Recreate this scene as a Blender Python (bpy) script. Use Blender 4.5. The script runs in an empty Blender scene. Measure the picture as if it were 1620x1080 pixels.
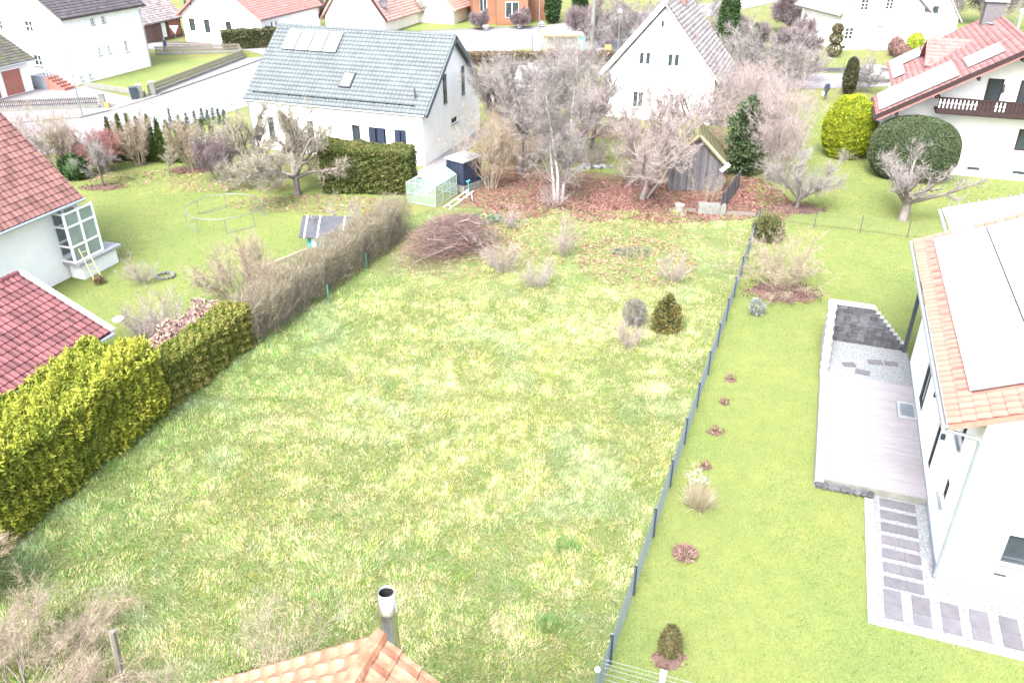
import bpy, math, random
import numpy as np
from mathutils import Matrix, Vector

# ------------------------------------------------------------------ camera, sky, sun, exposure
sc = bpy.context.scene
R = math.radians
TILT = 29.25
CAM_H = 17.3
cam = bpy.data.cameras.new('camera'); camo = bpy.data.objects.new('camera', cam)
sc.collection.objects.link(camo)
camo.location = (0, 0, CAM_H); camo.rotation_euler = (R(90 - TILT), 0, 0)
cam.sensor_width = 36.0; cam.lens = 1300 / 1620 * 36.0
cam.clip_start = 0.1; cam.clip_end = 3000
sc.camera = camo

SUN_EL, SUN_AZ = 52.0, 205.0            # high soft sun behind thin cloud, from behind the camera's left
world = bpy.data.worlds.new('World'); sc.world = world; world.use_nodes = True
wn = world.node_tree; wn.nodes.clear()
sky = wn.nodes.new('ShaderNodeTexSky'); sky.sky_type = 'NISHITA'; sky.sun_disc = False
sky.sun_elevation = R(SUN_EL); sky.sun_rotation = R(SUN_AZ); sky.dust_density = 4.0; sky.air_density = 1.0
hsv = wn.nodes.new('ShaderNodeHueSaturation'); hsv.inputs['Saturation'].default_value = 0.55
bg = wn.nodes.new('ShaderNodeBackground'); bg.inputs['Strength'].default_value = 0.15
wo = wn.nodes.new('ShaderNodeOutputWorld')
wn.links.new(sky.outputs[0], hsv.inputs['Color']); wn.links.new(hsv.outputs[0], bg.inputs['Color']); wn.links.new(bg.outputs[0], wo.inputs['Surface'])
sl = bpy.data.lights.new('sun', 'SUN'); sl.energy = 1.5; sl.angle = R(28); sl.color = (1.0, 0.99, 0.975)
so = bpy.data.objects.new('sun', sl); sc.collection.objects.link(so)
_az, _el = R(SUN_AZ), R(SUN_EL)
so.rotation_euler = Vector((-math.sin(_az) * math.cos(_el), -math.cos(_az) * math.cos(_el), -math.sin(_el))).to_track_quat('-Z', 'Y').to_euler()
so.location = (0, -20, 60)
vs = sc.view_settings; vs.view_transform = 'Standard'; vs.look = 'None'; vs.gamma = 1.0
vs.exposure = 2.4
sc.cycles.max_bounces = 5; sc.cycles.diffuse_bounces = 2; sc.cycles.glossy_bounces = 2; sc.cycles.transmission_bounces = 4; sc.cycles.transparent_max_bounces = 8
try: vs.use_curve_mapping = False
except Exception: pass

# ------------------------------------------------------------------ helpers
COL = sc.collection.objects
DA = np.array([.335, .942]); DB = np.array([.942, -.335])   # the settlement's two building directions
RZ = math.atan2(DB[1], DB[0])

def tag(o, label=None, cat=None, group=None, kind=None):
    if label: o['label'] = label
    if cat: o['category'] = cat
    if group: o['group'] = group
    if kind: o['kind'] = kind
    return o
def empty(name, loc, rz=0.0, label=None, cat=None, group=None):
    o = bpy.data.objects.new(name, None); COL.link(o)
    o.location = (loc[0], loc[1], loc[2] if len(loc) > 2 else 0.0); o.rotation_euler = (0, 0, rz)
    o.empty_display_size = .2
    return tag(o, label, cat, group)
def put(name, me, parent=None, loc=None, rz=None, mat=None):
    o = bpy.data.objects.new(name, me); COL.link(o)
    if mat is not None and not me.materials: me.materials.append(mat)
    if parent is not None: o.parent = parent
    if loc is not None: o.location = loc
    if rz is not None: o.rotation_euler = (0, 0, rz)
    return o
def npmesh(name, V, F, mat=None, col=None, smooth=False):
    V = np.asarray(V, np.float32).reshape(-1, 3); F = np.asarray(F, np.int32); k = F.shape[1]
    me = bpy.data.meshes.new(name)
    me.vertices.add(len(V)); me.vertices.foreach_set('co', V.ravel())
    me.loops.add(F.size); me.loops.foreach_set('vertex_index', F.ravel())
    me.polygons.add(len(F)); me.polygons.foreach_set('loop_start', np.arange(0, F.size, k, dtype=np.int32))
    if smooth: me.polygons.foreach_set('use_smooth', np.ones(len(F), bool))
    if mat: me.materials.append(mat)
    if col is not None:
        at = me.attributes.new('Col', 'FLOAT_COLOR', 'POINT')
        c4 = np.ones((len(V), 4), np.float32); c4[:, :3] = col; at.data.foreach_set('color', c4.ravel())
    me.update(calc_edges=True)
    return me

class MB:
    """collects simple solids into one mesh"""
    def __init__(s): s.v = []; s.f = []
    def add(s, v, f):
        n = len(s.v); s.v += [tuple(map(float, p)) for p in v]; s.f += [tuple(i + n for i in q) for q in f]; return s
    def box(s, x0, x1, y0, y1, z0, z1):
        return s.add([(x0,y0,z0),(x1,y0,z0),(x1,y1,z0),(x0,y1,z0),(x0,y0,z1),(x1,y0,z1),(x1,y1,z1),(x0,y1,z1)],
                     [(0,3,2,1),(4,5,6,7),(0,1,5,4),(1,2,6,5),(2,3,7,6),(3,0,4,7)])
    def obox(s, c, u, v, w, hu, hv, hw):
        c = Vector(c); u = Vector(u) * hu; v = Vector(v) * hv; w = Vector(w) * hw
        P = [c + su * u + sv * v + sw * w for sw in (-1, 1) for su, sv in ((-1,-1),(1,-1),(1,1),(-1,1))]
        return s.add(P, [(0,3,2,1),(4,5,6,7),(0,1,5,4),(1,2,6,5),(2,3,7,6),(3,0,4,7)])
    def quad(s, *p): return s.add(p, [tuple(range(len(p)))])
    def slab(s, q, t):
        q = [Vector(p) for p in q]; n = (q[1] - q[0]).cross(q[3] - q[0]).normalized() * t
        lo = [p - n for p in q]
        return s.add(q + lo, [(0,1,2,3),(7,6,5,4),(0,4,5,1),(1,5,6,2),(2,6,7,3),(3,7,4,0)])
    def tube(s, pts, r, n=6, cap=True):
        pts = [Vector(p) for p in pts]; rs = r if isinstance(r, (list, tuple)) else [r] * len(pts)
        base = len(s.v)
        for i, p in enumerate(pts):
            d = (pts[min(i + 1, len(pts) - 1)] - pts[max(i - 1, 0)]).normalized()
            u = d.cross(Vector((0, 0, 1)) if abs(d.z) < .9 else Vector((1, 0, 0))).normalized(); w = d.cross(u)
            for k in range(n):
                a = 2 * math.pi * k / n; s.v.append(tuple(p + (u * math.cos(a) + w * math.sin(a)) * rs[i]))
        for i in range(len(pts) - 1):
            for k in range(n):
                a = base + i * n + k; b = base + i * n + (k + 1) % n
                s.f.append((a, b, b + n, a + n))
        if cap:
            s.f.append(tuple(base + k for k in range(n))[::-1]); e = base + (len(pts) - 1) * n; s.f.append(tuple(e + k for k in range(n)))
        return s
    def lathe(s, prof, c=(0, 0, 0), n=16):
        base = len(s.v)
        for r, z in prof:
            for k in range(n):
                a = 2 * math.pi * k / n; s.v.append((c[0] + r * math.cos(a), c[1] + r * math.sin(a), c[2] + z))
        for i in range(len(prof) - 1):
            for k in range(n):
                a = base + i * n + k; b = base + i * n + (k + 1) % n; s.f.append((a, b, b + n, a + n))
        return s
    def prism(s, poly, z0, z1):
        n = len(poly)
        return s.add([(x, y, z0) for x, y in poly] + [(x, y, z1) for x, y in poly],
                     [tuple(range(n))[::-1], tuple(range(n, 2 * n))] + [(i, (i + 1) % n, n + (i + 1) % n, n + i) for i in range(n)])
    def mesh(s, name, mat=None, smooth=False):
        me = bpy.data.meshes.new(name); me.from_pydata(s.v, [], s.f)
        if mat: me.materials.append(mat)
        if smooth:
            for p in me.polygons: p.use_smooth = True
        me.update(); return me
    def obj(s, name, mat, parent=None, loc=None, rz=None, smooth=False): return put(name, s.mesh(name, mat, smooth), parent, loc, rz)

# ------------------------------------------------------------------ procedural materials
def mat(name, c1, c2=None, scale=4.0, rough=.8, bump=0.0, bscale=30.0, rnd=0.0, spec=.3, metal=0.0, stretch=None, vcol=False, c3=None, emit=None, detail=5.0, transl=0.0, alpha=None):
    m = bpy.data.materials.new(name); m.use_nodes = True
    nt = m.node_tree; N = nt.nodes; Lk = nt.links.new
    bs = N['Principled BSDF']; bs.inputs['Roughness'].default_value = rough
    bs.inputs['Specular IOR Level'].default_value = spec; bs.inputs['Metallic'].default_value = metal
    tc = N.new('ShaderNodeTexCoord'); vec = tc.outputs['Object']
    if stretch:
        mp = N.new('ShaderNodeMapping'); mp.inputs['Scale'].default_value = stretch; Lk(vec, mp.inputs['Vector']); vec = mp.outputs['Vector']
    if vcol:
        at = N.new('ShaderNodeAttribute'); at.attribute_name = 'Col'; out = at.outputs['Color']
    elif c2 is not None:
        nz = N.new('ShaderNodeTexNoise'); nz.inputs['Scale'].default_value = scale; nz.inputs['Detail'].default_value = detail; nz.inputs['Roughness'].default_value = .65
        Lk(vec, nz.inputs['Vector'])
        cr = N.new('ShaderNodeValToRGB'); e = cr.color_ramp.elements
        e[0].position = .32; e[0].color = (*c1, 1); e[1].position = .68; e[1].color = (*c2, 1)
        if c3 is not None:
            q = e.new(.5); q.color = (*c3, 1)
        Lk(nz.outputs['Fac'], cr.inputs['Fac']); out = cr.outputs['Color']
    else:
        rg = N.new('ShaderNodeRGB'); rg.outputs[0].default_value = (*c1, 1); out = rg.outputs[0]
    if rnd:
        ge = N.new('ShaderNodeNewGeometry'); oi = N.new('ShaderNodeObjectInfo')
        ad = N.new('ShaderNodeMath'); ad.operation = 'ADD'; Lk(ge.outputs['Random Per Island'], ad.inputs[0]); Lk(oi.outputs['Random'], ad.inputs[1])
        fr = N.new('ShaderNodeMath'); fr.operation = 'FRACT'; Lk(ad.outputs[0], fr.inputs[0])
        mr = N.new('ShaderNodeMapRange'); mr.inputs['To Min'].default_value = 1 - rnd; mr.inputs['To Max'].default_value = 1 + rnd; Lk(fr.outputs[0], mr.inputs['Value'])
        mx = N.new('ShaderNodeVectorMath'); mx.operation = 'SCALE'; Lk(out, mx.inputs[0]); Lk(mr.outputs[0], mx.inputs['Scale']); out = mx.outputs['Vector']
    Lk(out, bs.inputs['Base Color'])
    if bump:
        bn = N.new('ShaderNodeTexNoise'); bn.inputs['Scale'].default_value = bscale; bn.inputs['Detail'].default_value = 4; Lk(vec, bn.inputs['Vector'])
        bp = N.new('ShaderNodeBump'); bp.inputs['Strength'].default_value = bump; bp.inputs['Distance'].default_value = .05
        Lk(bn.outputs['Fac'], bp.inputs['Height']); Lk(bp.outputs[0], bs.inputs['Normal'])
    if transl:
        tr = N.new('ShaderNodeBsdfTranslucent'); Lk(out, tr.inputs['Color'])
        ms = N.new('ShaderNodeMixShader'); ms.inputs[0].default_value = transl
        Lk(bs.outputs[0], ms.inputs[1]); Lk(tr.outputs[0], ms.inputs[2]); Lk(ms.outputs[0], N['Material Output'].inputs['Surface'])
    return m
def glassmat(name, tint=(.8, .93, .9), rough=.02, opacity=.35):
    m = bpy.data.materials.new(name); m.use_nodes = True; nt = m.node_tree; N = nt.nodes; Lk = nt.links.new
    bs = N['Principled BSDF']; bs.inputs['Base Color'].default_value = (*tint, 1); bs.inputs['Roughness'].default_value = rough; bs.inputs['Specular IOR Level'].default_value = .6
    tp = N.new('ShaderNodeBsdfTransparent'); ms = N.new('ShaderNodeMixShader'); ms.inputs[0].default_value = opacity
    Lk(tp.outputs[0], ms.inputs[1]); Lk(bs.outputs[0], ms.inputs[2]); Lk(ms.outputs[0], N['Material Output'].inputs['Surface'])
    return m

M = {}
M['plaster'] = mat('plaster', (.78,.78,.76), (.70,.71,.70), 1.2, .9, .15, 60)
M['cream'] = mat('cream_plaster', (.74,.70,.62), (.66,.62,.55), 1.2, .9, .15, 60)
M['plinth'] = mat('grey_plinth', (.25,.27,.31), (.20,.22,.26), 3, .9, .2, 50)
M['paleglass'] = mat('pale_window_glass', (.16,.21,.19), (.24,.29,.27), 1.5, .06, spec=.6)
M['glass'] = mat('window_glass', (.025,.035,.04), (.05,.06,.065), .8, .06, spec=.5)
M['whiteframe'] = mat('white_frame', (.78,.79,.80), (.7,.71,.72), 3, .5)
M['greyframe'] = mat('grey_frame', (.05,.058,.07), (.04,.048,.058), 3, .5)
M['brownframe'] = mat('brown_frame', (.022,.012,.013), (.034,.018,.018), 6, .6)
M['concrete'] = mat('concrete', (.20,.20,.185), (.13,.135,.115), 4, .9, .25, 40)
M['paleslab'] = mat('pale_slab', (.30,.30,.315), (.23,.235,.25), 5, .9, .2, 40, rnd=.06)
M['zinc'] = mat('zinc', (.40,.44,.48), (.33,.36,.40), 4, .4, metal=.7)
M['steel'] = mat('stainless_steel', (.62,.60,.58), (.40,.38,.37), 6, .28, metal=1.0, stretch=(6,6,.6))
M['soot'] = mat('soot', (.012,.012,.013), (.02,.02,.02), 8, .95)
M['tile_red'] = mat('red_clay_tile', (.10,.062,.062), (.25,.095,.072), .55, .75, .2, 40, rnd=.32)
M['tile_maroon'] = mat('maroon_clay_tile', (.095,.036,.042), (.17,.058,.055), 1.0, .65, .2, 40, rnd=.36)
M['tile_salmon'] = mat('salmon_clay_tile', (.27,.115,.085), (.37,.18,.14), 1.6, .7, .15, 40, rnd=.10)
M['tile_stained'] = mat('weathered_clay_tile', (.21,.085,.05), (.37,.235,.155), 3.5, .8, .25, 40, rnd=.16, c3=(.28,.13,.08))
M['tile_brick'] = mat('brick_red_tile', (.20,.092,.088), (.28,.14,.13), 1.6, .75, .2, 40, rnd=.15)
M['tile_dark'] = mat('charcoal_tile', (.075,.065,.075), (.11,.10,.105), 1.4, .75, .2, 40, rnd=.2)
M['tile_moss'] = mat('mossy_charcoal_tile', (.08,.07,.08), (.10,.105,.06), 1.2, .85, .2, 40, rnd=.2)
M['tile_blue'] = mat('blue_grey_tile', (.062,.076,.080), (.082,.099,.104), .8, .5, .1, 40, rnd=.10, spec=.4)
M['tile_grey'] = mat('weathered_grey_tile', (.22,.20,.20), (.40,.38,.36), 1.8, .9, .2, 40, rnd=.2, c3=(.27,.24,.24))
M['tile_pink'] = mat('faded_pink_tile', (.42,.25,.21), (.50,.33,.29), 1.0, .8, .2, 40, rnd=.1)
M['board_grey'] = mat('weathered_board', (.065,.06,.064), (.125,.12,.128), 5, .9, .25, 25, rnd=.28, stretch=(8,8,.6))
M['board_brown'] = mat('brown_board', (.10,.06,.055), (.15,.095,.085), 5, .85, .2, 25, rnd=.2, stretch=(8,8,.6))
M['board_orange'] = mat('orange_wood_cladding', (.20,.095,.055), (.26,.13,.08), 4, .8, .15, 25, rnd=.1, stretch=(1,1,6))
M['wood'] = mat('pale_wood', (.38,.30,.22), (.30,.24,.18), 6, .8, .2, 25, stretch=(8,8,.8))
M['oldwood'] = mat('old_grey_wood', (.13,.11,.095), (.20,.175,.15), 6, .9, .3, 30, stretch=(10,10,1))
M['navy'] = mat('navy_panel', (.02,.028,.05), (.028,.036,.062), 4, .5, rnd=.1)
M['asphalt'] = mat('pale_asphalt', (.165,.16,.17), (.205,.20,.21), .6, .9, .2, 80)
M['paving'] = mat('grey_paving', (.16,.15,.155), (.205,.195,.20), 2, .9, .2, 50)
M['fencewire'] = mat('fence_wire', (.085,.115,.14), (.105,.135,.16), 6, .5, spec=.4)
M['fencepost'] = mat('fence_post', (.018,.03,.042), (.026,.04,.052), 6, .5, spec=.4)
M['picket'] = mat('dark_picket_wood', (.055,.048,.045), (.085,.075,.07), 6, .9, .2, 30, rnd=.2)
M['anthracite'] = mat('anthracite_metal', (.03,.045,.06), (.04,.055,.07), 6, .5, spec=.4)
M['galv'] = mat('galvanised_wire', (.20,.23,.25), (.15,.18,.20), 6, .5, metal=.4)
M['darkmetal'] = mat('dark_metal', (.05,.05,.055), (.07,.07,.07), 6, .6)
M['greenmetal'] = mat('green_metal', (.04,.15,.13), (.06,.19,.16), 6, .6)
M['turquoise'] = mat('turquoise_paint', (.04,.33,.36), (.06,.38,.40), 4, .5)
M['panel'] = mat('solar_glass', (.32,.33,.345), (.35,.36,.37), 1, .10, spec=1.0)
M['bark'] = mat('grey_bark', (.15,.13,.12), (.23,.20,.18), 5, .9, .3, 20)
M['barkdark'] = mat('dark_bark', (.09,.075,.07), (.15,.125,.115), 5, .9, .3, 20)
M['barkbirch'] = mat('birch_bark', (.55,.53,.50), (.10,.09,.09), 3, .8, .1, 20, stretch=(.6,.6,2.2), c3=(.52,.50,.48))
M['twig_grey'] = mat('grey_twigs', (.225,.203,.195), None, rough=.9, rnd=.35)
M['twig_pink'] = mat('rosy_brown_twigs', (.275,.228,.216), None, rough=.9, rnd=.35)
M['twig_tan'] = mat('tan_twigs', (.27,.22,.165), None, rough=.9, rnd=.35)
M['twig_olive'] = mat('olive_grey_twigs', (.245,.222,.17), None, rough=.9, rnd=.35)
M['twig_purple'] = mat('purple_brown_twigs', (.17,.135,.14), None, rough=.9, rnd=.35)
M['twig_red'] = mat('reddish_twigs', (.27,.13,.12), None, rough=.9, rnd=.35)
M['twig_pale'] = mat('pale_grass_stems', (.50,.43,.32), None, rough=.9, rnd=.25)
M['leafcol'] = mat('foliage', (.1,.1,.05), vcol=True, rough=.65, rnd=.22, spec=.25, transl=.25)
M['grasscol'] = mat('grass_blades', (.1,.1,.05), vcol=True, rough=.7, rnd=.12, spec=.2, transl=.35)
M['littercol'] = mat('leaf_litter', (.1,.1,.05), vcol=True, rough=.9, rnd=.25)
M['gravel'] = mat('pale_gravel', (.13,.145,.155), (.28,.29,.30), 12, .9, .6, 60, rnd=.25)
M['stoneblock'] = mat('granite_block', (.05,.05,.056), (.10,.10,.112), 5, .9, .4, 40, rnd=.30)
M['paver'] = mat('lilac_grey_paver', (.084,.080,.093), (.115,.11,.122), 3, .85, .15, 60, rnd=.10)
M['deck'] = mat('grey_deck_board', (.21,.194,.207), (.26,.243,.255), 3, .7, .15, 40, rnd=.05, stretch=(.6,6,1))
# ------------------------------------------------------------------ building helpers (local axes: x = DB, y = DA)
def cw(p):
    """where a world point falls in the photograph's frame: used only to rank repeats by how large they show"""
    X, Y, Z = p; z = Z - CAM_H; s_, c_ = math.sin(R(TILT)), math.cos(R(TILT)); d = Y * c_ - z * s_
    if d < .5: return None
    return 810 + 1300 * X / d, 540 - 1300 * (Y * s_ + z * c_) / d, d
def to_world(root, p):
    l = root.location; a = root.rotation_euler.z
    return (l.x + p[0] * math.cos(a) - p[1] * math.sin(a), l.y + p[0] * math.sin(a) + p[1] * math.cos(a), l.z + p[2])

class Wall:
    def __init__(s, p0, p1, z0, z1):
        s.p0 = Vector((*p0, 0)); d = Vector((*p1, 0)) - s.p0; s.L = d.length; s.d = d.normalized(); s.n = Vector((s.d.y, -s.d.x, 0)); s.z0 = z0; s.z1 = z1
    def P(s, u, z, dep=0.0):
        v = s.p0 + s.d * u - s.n * dep; return (v.x, v.y, z)
    def emit(s, mb, ops=(), dep=.14):
        us = sorted({0.0, s.L, *[o[0] for o in ops], *[o[1] for o in ops]}); zs = sorted({s.z0, s.z1, *[o[2] for o in ops], *[o[3] for o in ops]})
        for i in range(len(us) - 1):
            for j in range(len(zs) - 1):
                cu, cz = (us[i] + us[i+1]) / 2, (zs[j] + zs[j+1]) / 2
                if any(o[0] < cu < o[1] and o[2] < cz < o[3] for o in ops): continue
                mb.quad(s.P(us[i], zs[j]), s.P(us[i+1], zs[j]), s.P(us[i+1], zs[j+1]), s.P(us[i], zs[j+1]))
        for u0, u1, a, b in [o[:4] for o in ops]:
            mb.quad(s.P(u0,a), s.P(u1,a), s.P(u1,a,dep), s.P(u0,a,dep)); mb.quad(s.P(u0,b,dep), s.P(u1,b,dep), s.P(u1,b), s.P(u0,b))
            mb.quad(s.P(u0,a,dep), s.P(u0,b,dep), s.P(u0,b), s.P(u0,a)); mb.quad(s.P(u1,a), s.P(u1,b), s.P(u1,b,dep), s.P(u1,a,dep))
    def bar(s, mb, u0, u1, a, b, d0, d1):
        c = [s.P(u, z, d) for d in (d0, d1) for u, z in ((u0,a),(u1,a),(u1,b),(u0,b))]
        mb.add(c, [(0,1,2,3),(7,6,5,4),(0,4,5,1),(1,5,6,2),(2,6,7,3),(3,7,4,0)])
    def window(s, root, op, fm, nu=2, nv=1, name='window', fw=.06, dep=.14, sill=None, pane=None, door=False):
        u0, u1, a, b = op[:4]; mb = MB()
        s.bar(mb, u0, u1, a, a + fw, dep - .05, dep + .03); s.bar(mb, u0, u1, b - fw, b, dep - .05, dep + .03)
        s.bar(mb, u0, u0 + fw, a + fw, b - fw, dep - .05, dep + .03); s.bar(mb, u1 - fw, u1, a + fw, b - fw, dep - .05, dep + .03)
        for i in range(1, nu):
            u = u0 + (u1 - u0) * i / nu; s.bar(mb, u - fw * .6, u + fw * .6, a + fw, b - fw, dep - .04, dep + .03)
        for j in range(1, nv):
            z = a + (b - a) * j / nv; s.bar(mb, u0 + fw, u1 - fw, z - fw * .4, z + fw * .4, dep - .035, dep + .03)
        w = mb.obj(name, M[fm], root)
        g = MB(); g.quad(s.P(u0 + .02, a + .02, dep), s.P(u1 - .02, a + .02, dep), s.P(u1 - .02, b - .02, dep), s.P(u0 + .02, b - .02, dep))
        g.obj('pane', pane or M['glass'], w)
        if sill:
            q = MB(); s.bar(q, u0 - .06, u1 + .06, a - .06, a - .005, -.09, .06); q.obj('sill', M[sill], w)
        return w

def proud_window(W_, root, op, fm, nu=1, name='window', sill=None):
    u0, u1, a, b = op; m_ = MB(); W_.bar(m_, u0, u1, a, b, -.05, -.004); w_ = m_.obj(name, M[fm], root); k = (u1 - u0) / nu
    for i in range(nu):
        m_ = MB(); W_.bar(m_, u0 + i * k + .05, u0 + (i + 1) * k - .05, a + .05, b - .05, -.056, -.051); m_.obj('pane', M['glass'], w_)
    if sill:
        m_ = MB(); W_.bar(m_, u0 - .05, u1 + .05, a - .06, a - .005, -.1, -.003); m_.obj('sill', M[sill], w_)
    return w_

_tile_cache = {}
def tile_mesh(tw, tl, m, wave=.035, lip=.035):
    k = (tw, tl, m.name, wave)
    if k not in _tile_cache:
        hs = [.3, 1, .45, 0, .3]; V = []; F = []
        for v, zo in ((0.0, lip), (tl * 1.04, 0.0)):
            for i in range(5): V.append((tw * 1.0 * i / 4, v, zo + hs[i] * wave))
        for i in range(5): V.append((tw * i / 4, 0.0, hs[i] * wave - .012))
        for i in range(4): F.append((i, i + 1, i + 6, i + 5)); F.append((10 + i, 11 + i, i + 1, i))
        me = bpy.data.meshes.new('tile'); me.from_pydata(V, [], F); me.materials.append(m); me.update()
        _tile_cache[k] = me
    return _tile_cache[k]
def tiles(root, part, e0, ud, vd, W, L, tw, tl, m, singles=0, skip=None, wave=.035, lift=.015, name='tile', stagger=False):
    """cover a slope with tiles; the ones showing largest are single objects, the rest one joined part"""
    e0 = Vector(e0); ud = Vector(ud).normalized(); vd = Vector(vd).normalized(); n = ud.cross(vd).normalized()
    nu = max(1, round(W / tw)); nv = max(1, round(L / tl)); tw = W / nu; tl = L / nv
    me = tile_mesh(round(tw, 4), round(tl, 4), m, wave)
    spots = []
    for j in range(nv):
        for i in range(nu):
            if skip and skip((i + .5) * tw, (j + .5) * tl): continue
            p = e0 + ud * (i * tw) + vd * (j * tl) + n * lift
            q = cw(to_world(root, p + ud * tw / 2 + vd * tl / 2))
            vis = q is not None and -15 < q[0] < 1635 and -15 < q[1] < 1095
            spots.append((0 if vis else 1, q[2] if q else 1e9, p))
    spots.sort(key=lambda t: t[:2])
    ns = min(singles, sum(1 for t in spots if t[0] == 0))
    rot = Matrix((ud, vd, n)).transposed()
    for t in spots[:ns]:
        o = bpy.data.objects.new(name, me); COL.link(o); o.parent = part
        mm = (rot @ Matrix.Rotation(random.uniform(-.008, .008), 3, 'Z')).to_4x4(); mm.translation = t[2] + n * random.uniform(0, .006); o.matrix_local = mm
    rest = spots[ns:]
    if rest:
        tv = np.array([v.co[:] for v in me.vertices]); tf = np.array([p.vertices[:] for p in me.polygons]); r3 = np.array(rot)
        P = np.array([t[2][:] for t in rest]) + np.array(n)[None] * np.random.uniform(0, .006, (len(rest), 1))
        V = (tv @ r3.T)[None] + P[:, None]; F = tf[None] + (np.arange(len(rest)) * len(tv))[:, None, None]
        o = put('roof_tiles', npmesh('roof_tiles', V.reshape(-1, 3), F.reshape(-1, 4), m), part); tag(o, kind='stuff')

def gable_walls(root, x0, x1, y0, y1, h, zr, axis, mname, ops=None, name='wall', plinth=None):
    """four walls with openings; ops = {'front': [...], 'right': [...], 'left': [...], 'back': [...]} in metres along each wall"""
    ops = ops or {}
    Ws = {'front': Wall((x0,y0),(x1,y0),0,h), 'right': Wall((x1,y0),(x1,y1),0,h), 'back': Wall((x1,y1),(x0,y1),0,h), 'left': Wall((x0,y1),(x0,y0),0,h)}
    mb = MB()
    for k, w in Ws.items(): w.emit(mb, ops.get(k, []))
    if zr > h:
        if axis == 'y':
            xm = (x0 + x1) / 2; mb.quad((x0,y0,h),(x1,y0,h),(xm,y0,zr)); mb.quad((x1,y1,h),(x0,y1,h),(xm,y1,zr))
        else:
            ym = (y0 + y1) / 2; mb.quad((x1,y0,h),(x1,y1,h),(x1,ym,zr)); mb.quad((x0,y1,h),(x0,y0,h),(x0,ym,zr))
    wo_ = mb.obj(name, M[mname], root)
    if plinth:
        p = MB(); d = .025
        p.box(x0 - d, x1 + d, y0 - d, y0 + .1, 0, plinth); p.box(x0 - d, x0 + .1, y0 + .1, y1, 0, plinth); p.box(x1 - .1, x1 + d, y0 + .1, y1, 0, plinth); p.obj('plinth', M['plinth'], root)
    return Ws, wo_
def gable_roof(root, x0, x1, y0, y1, ze, zr, axis, mname, t=.16, tile=(.3,.36), both=(True, False), singles=0, wave=.035, skip=None, ridge=True, ridgemat=None):
    """roof outline x0..x1, y0..y1 at eave height ze, ridge height zr along axis; both = which slopes carry tiles (first, second)"""
    mb = MB(); parts = []
    if axis == 'y':
        xm = (x0 + x1) / 2
        A = [(x0,y1,ze),(x0,y0,ze),(xm,y0,zr),(xm,y1,zr)]; B = [(x1,y0,ze),(x1,y1,ze),(xm,y1,zr),(xm,y0,zr)]
        rl = ((xm,y0,zr),(xm,y1,zr)); wa = wb = y1 - y0
    else:
        ym = (y0 + y1) / 2
        A = [(x0,y0,ze),(x1,y0,ze),(x1,ym,zr),(x0,ym,zr)]; B = [(x1,y1,ze),(x0,y1,ze),(x0,ym,zr),(x1,ym,zr)]
        rl = ((x0,ym,zr),(x1,ym,zr)); wa = wb = x1 - x0
    mb.slab(A, t); mb.slab(B, t)
    rf = mb.obj('roof', M[mname], root)
    for k, q in enumerate((A, B)):
        if both[k] and tile:
            e0 = Vector(q[0]); ud = Vector(q[1]) - e0; vd = Vector(q[3]) - e0
            tiles(root, rf, e0, ud, vd, ud.length, vd.length, tile[0], tile[1], M[mname], singles if k == 0 or not both[0] else max(0, singles - 150), skip if k == 0 else None, wave)
    if ridge:
        r = MB(); a, b = Vector(rl[0]), Vector(rl[1]); n = max(2, int((b - a).length / .38)); d = (b - a).normalized()
        for i in range(n):
            p = a + (b - a) * i / n; q = a + (b - a) * (i + 1.06) / n; r.tube([p + Vector((0,0,.02)), q + Vector((0,0,.005))], [.13, .115], 8)
        r.obj('ridge_tiles', ridgemat or M[mname], rf)
    return rf
def gutter(root, a, b, r=.07, m='zinc'):
    g = MB(); g.tube([a, b], r, 8); return g.obj('gutter', M[m], root)
def pipe(root, pts, r=.045, m='zinc', name='downpipe'):
    g = MB(); g.tube(pts, r, 8); return g.obj(name, M[m], root)

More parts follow.
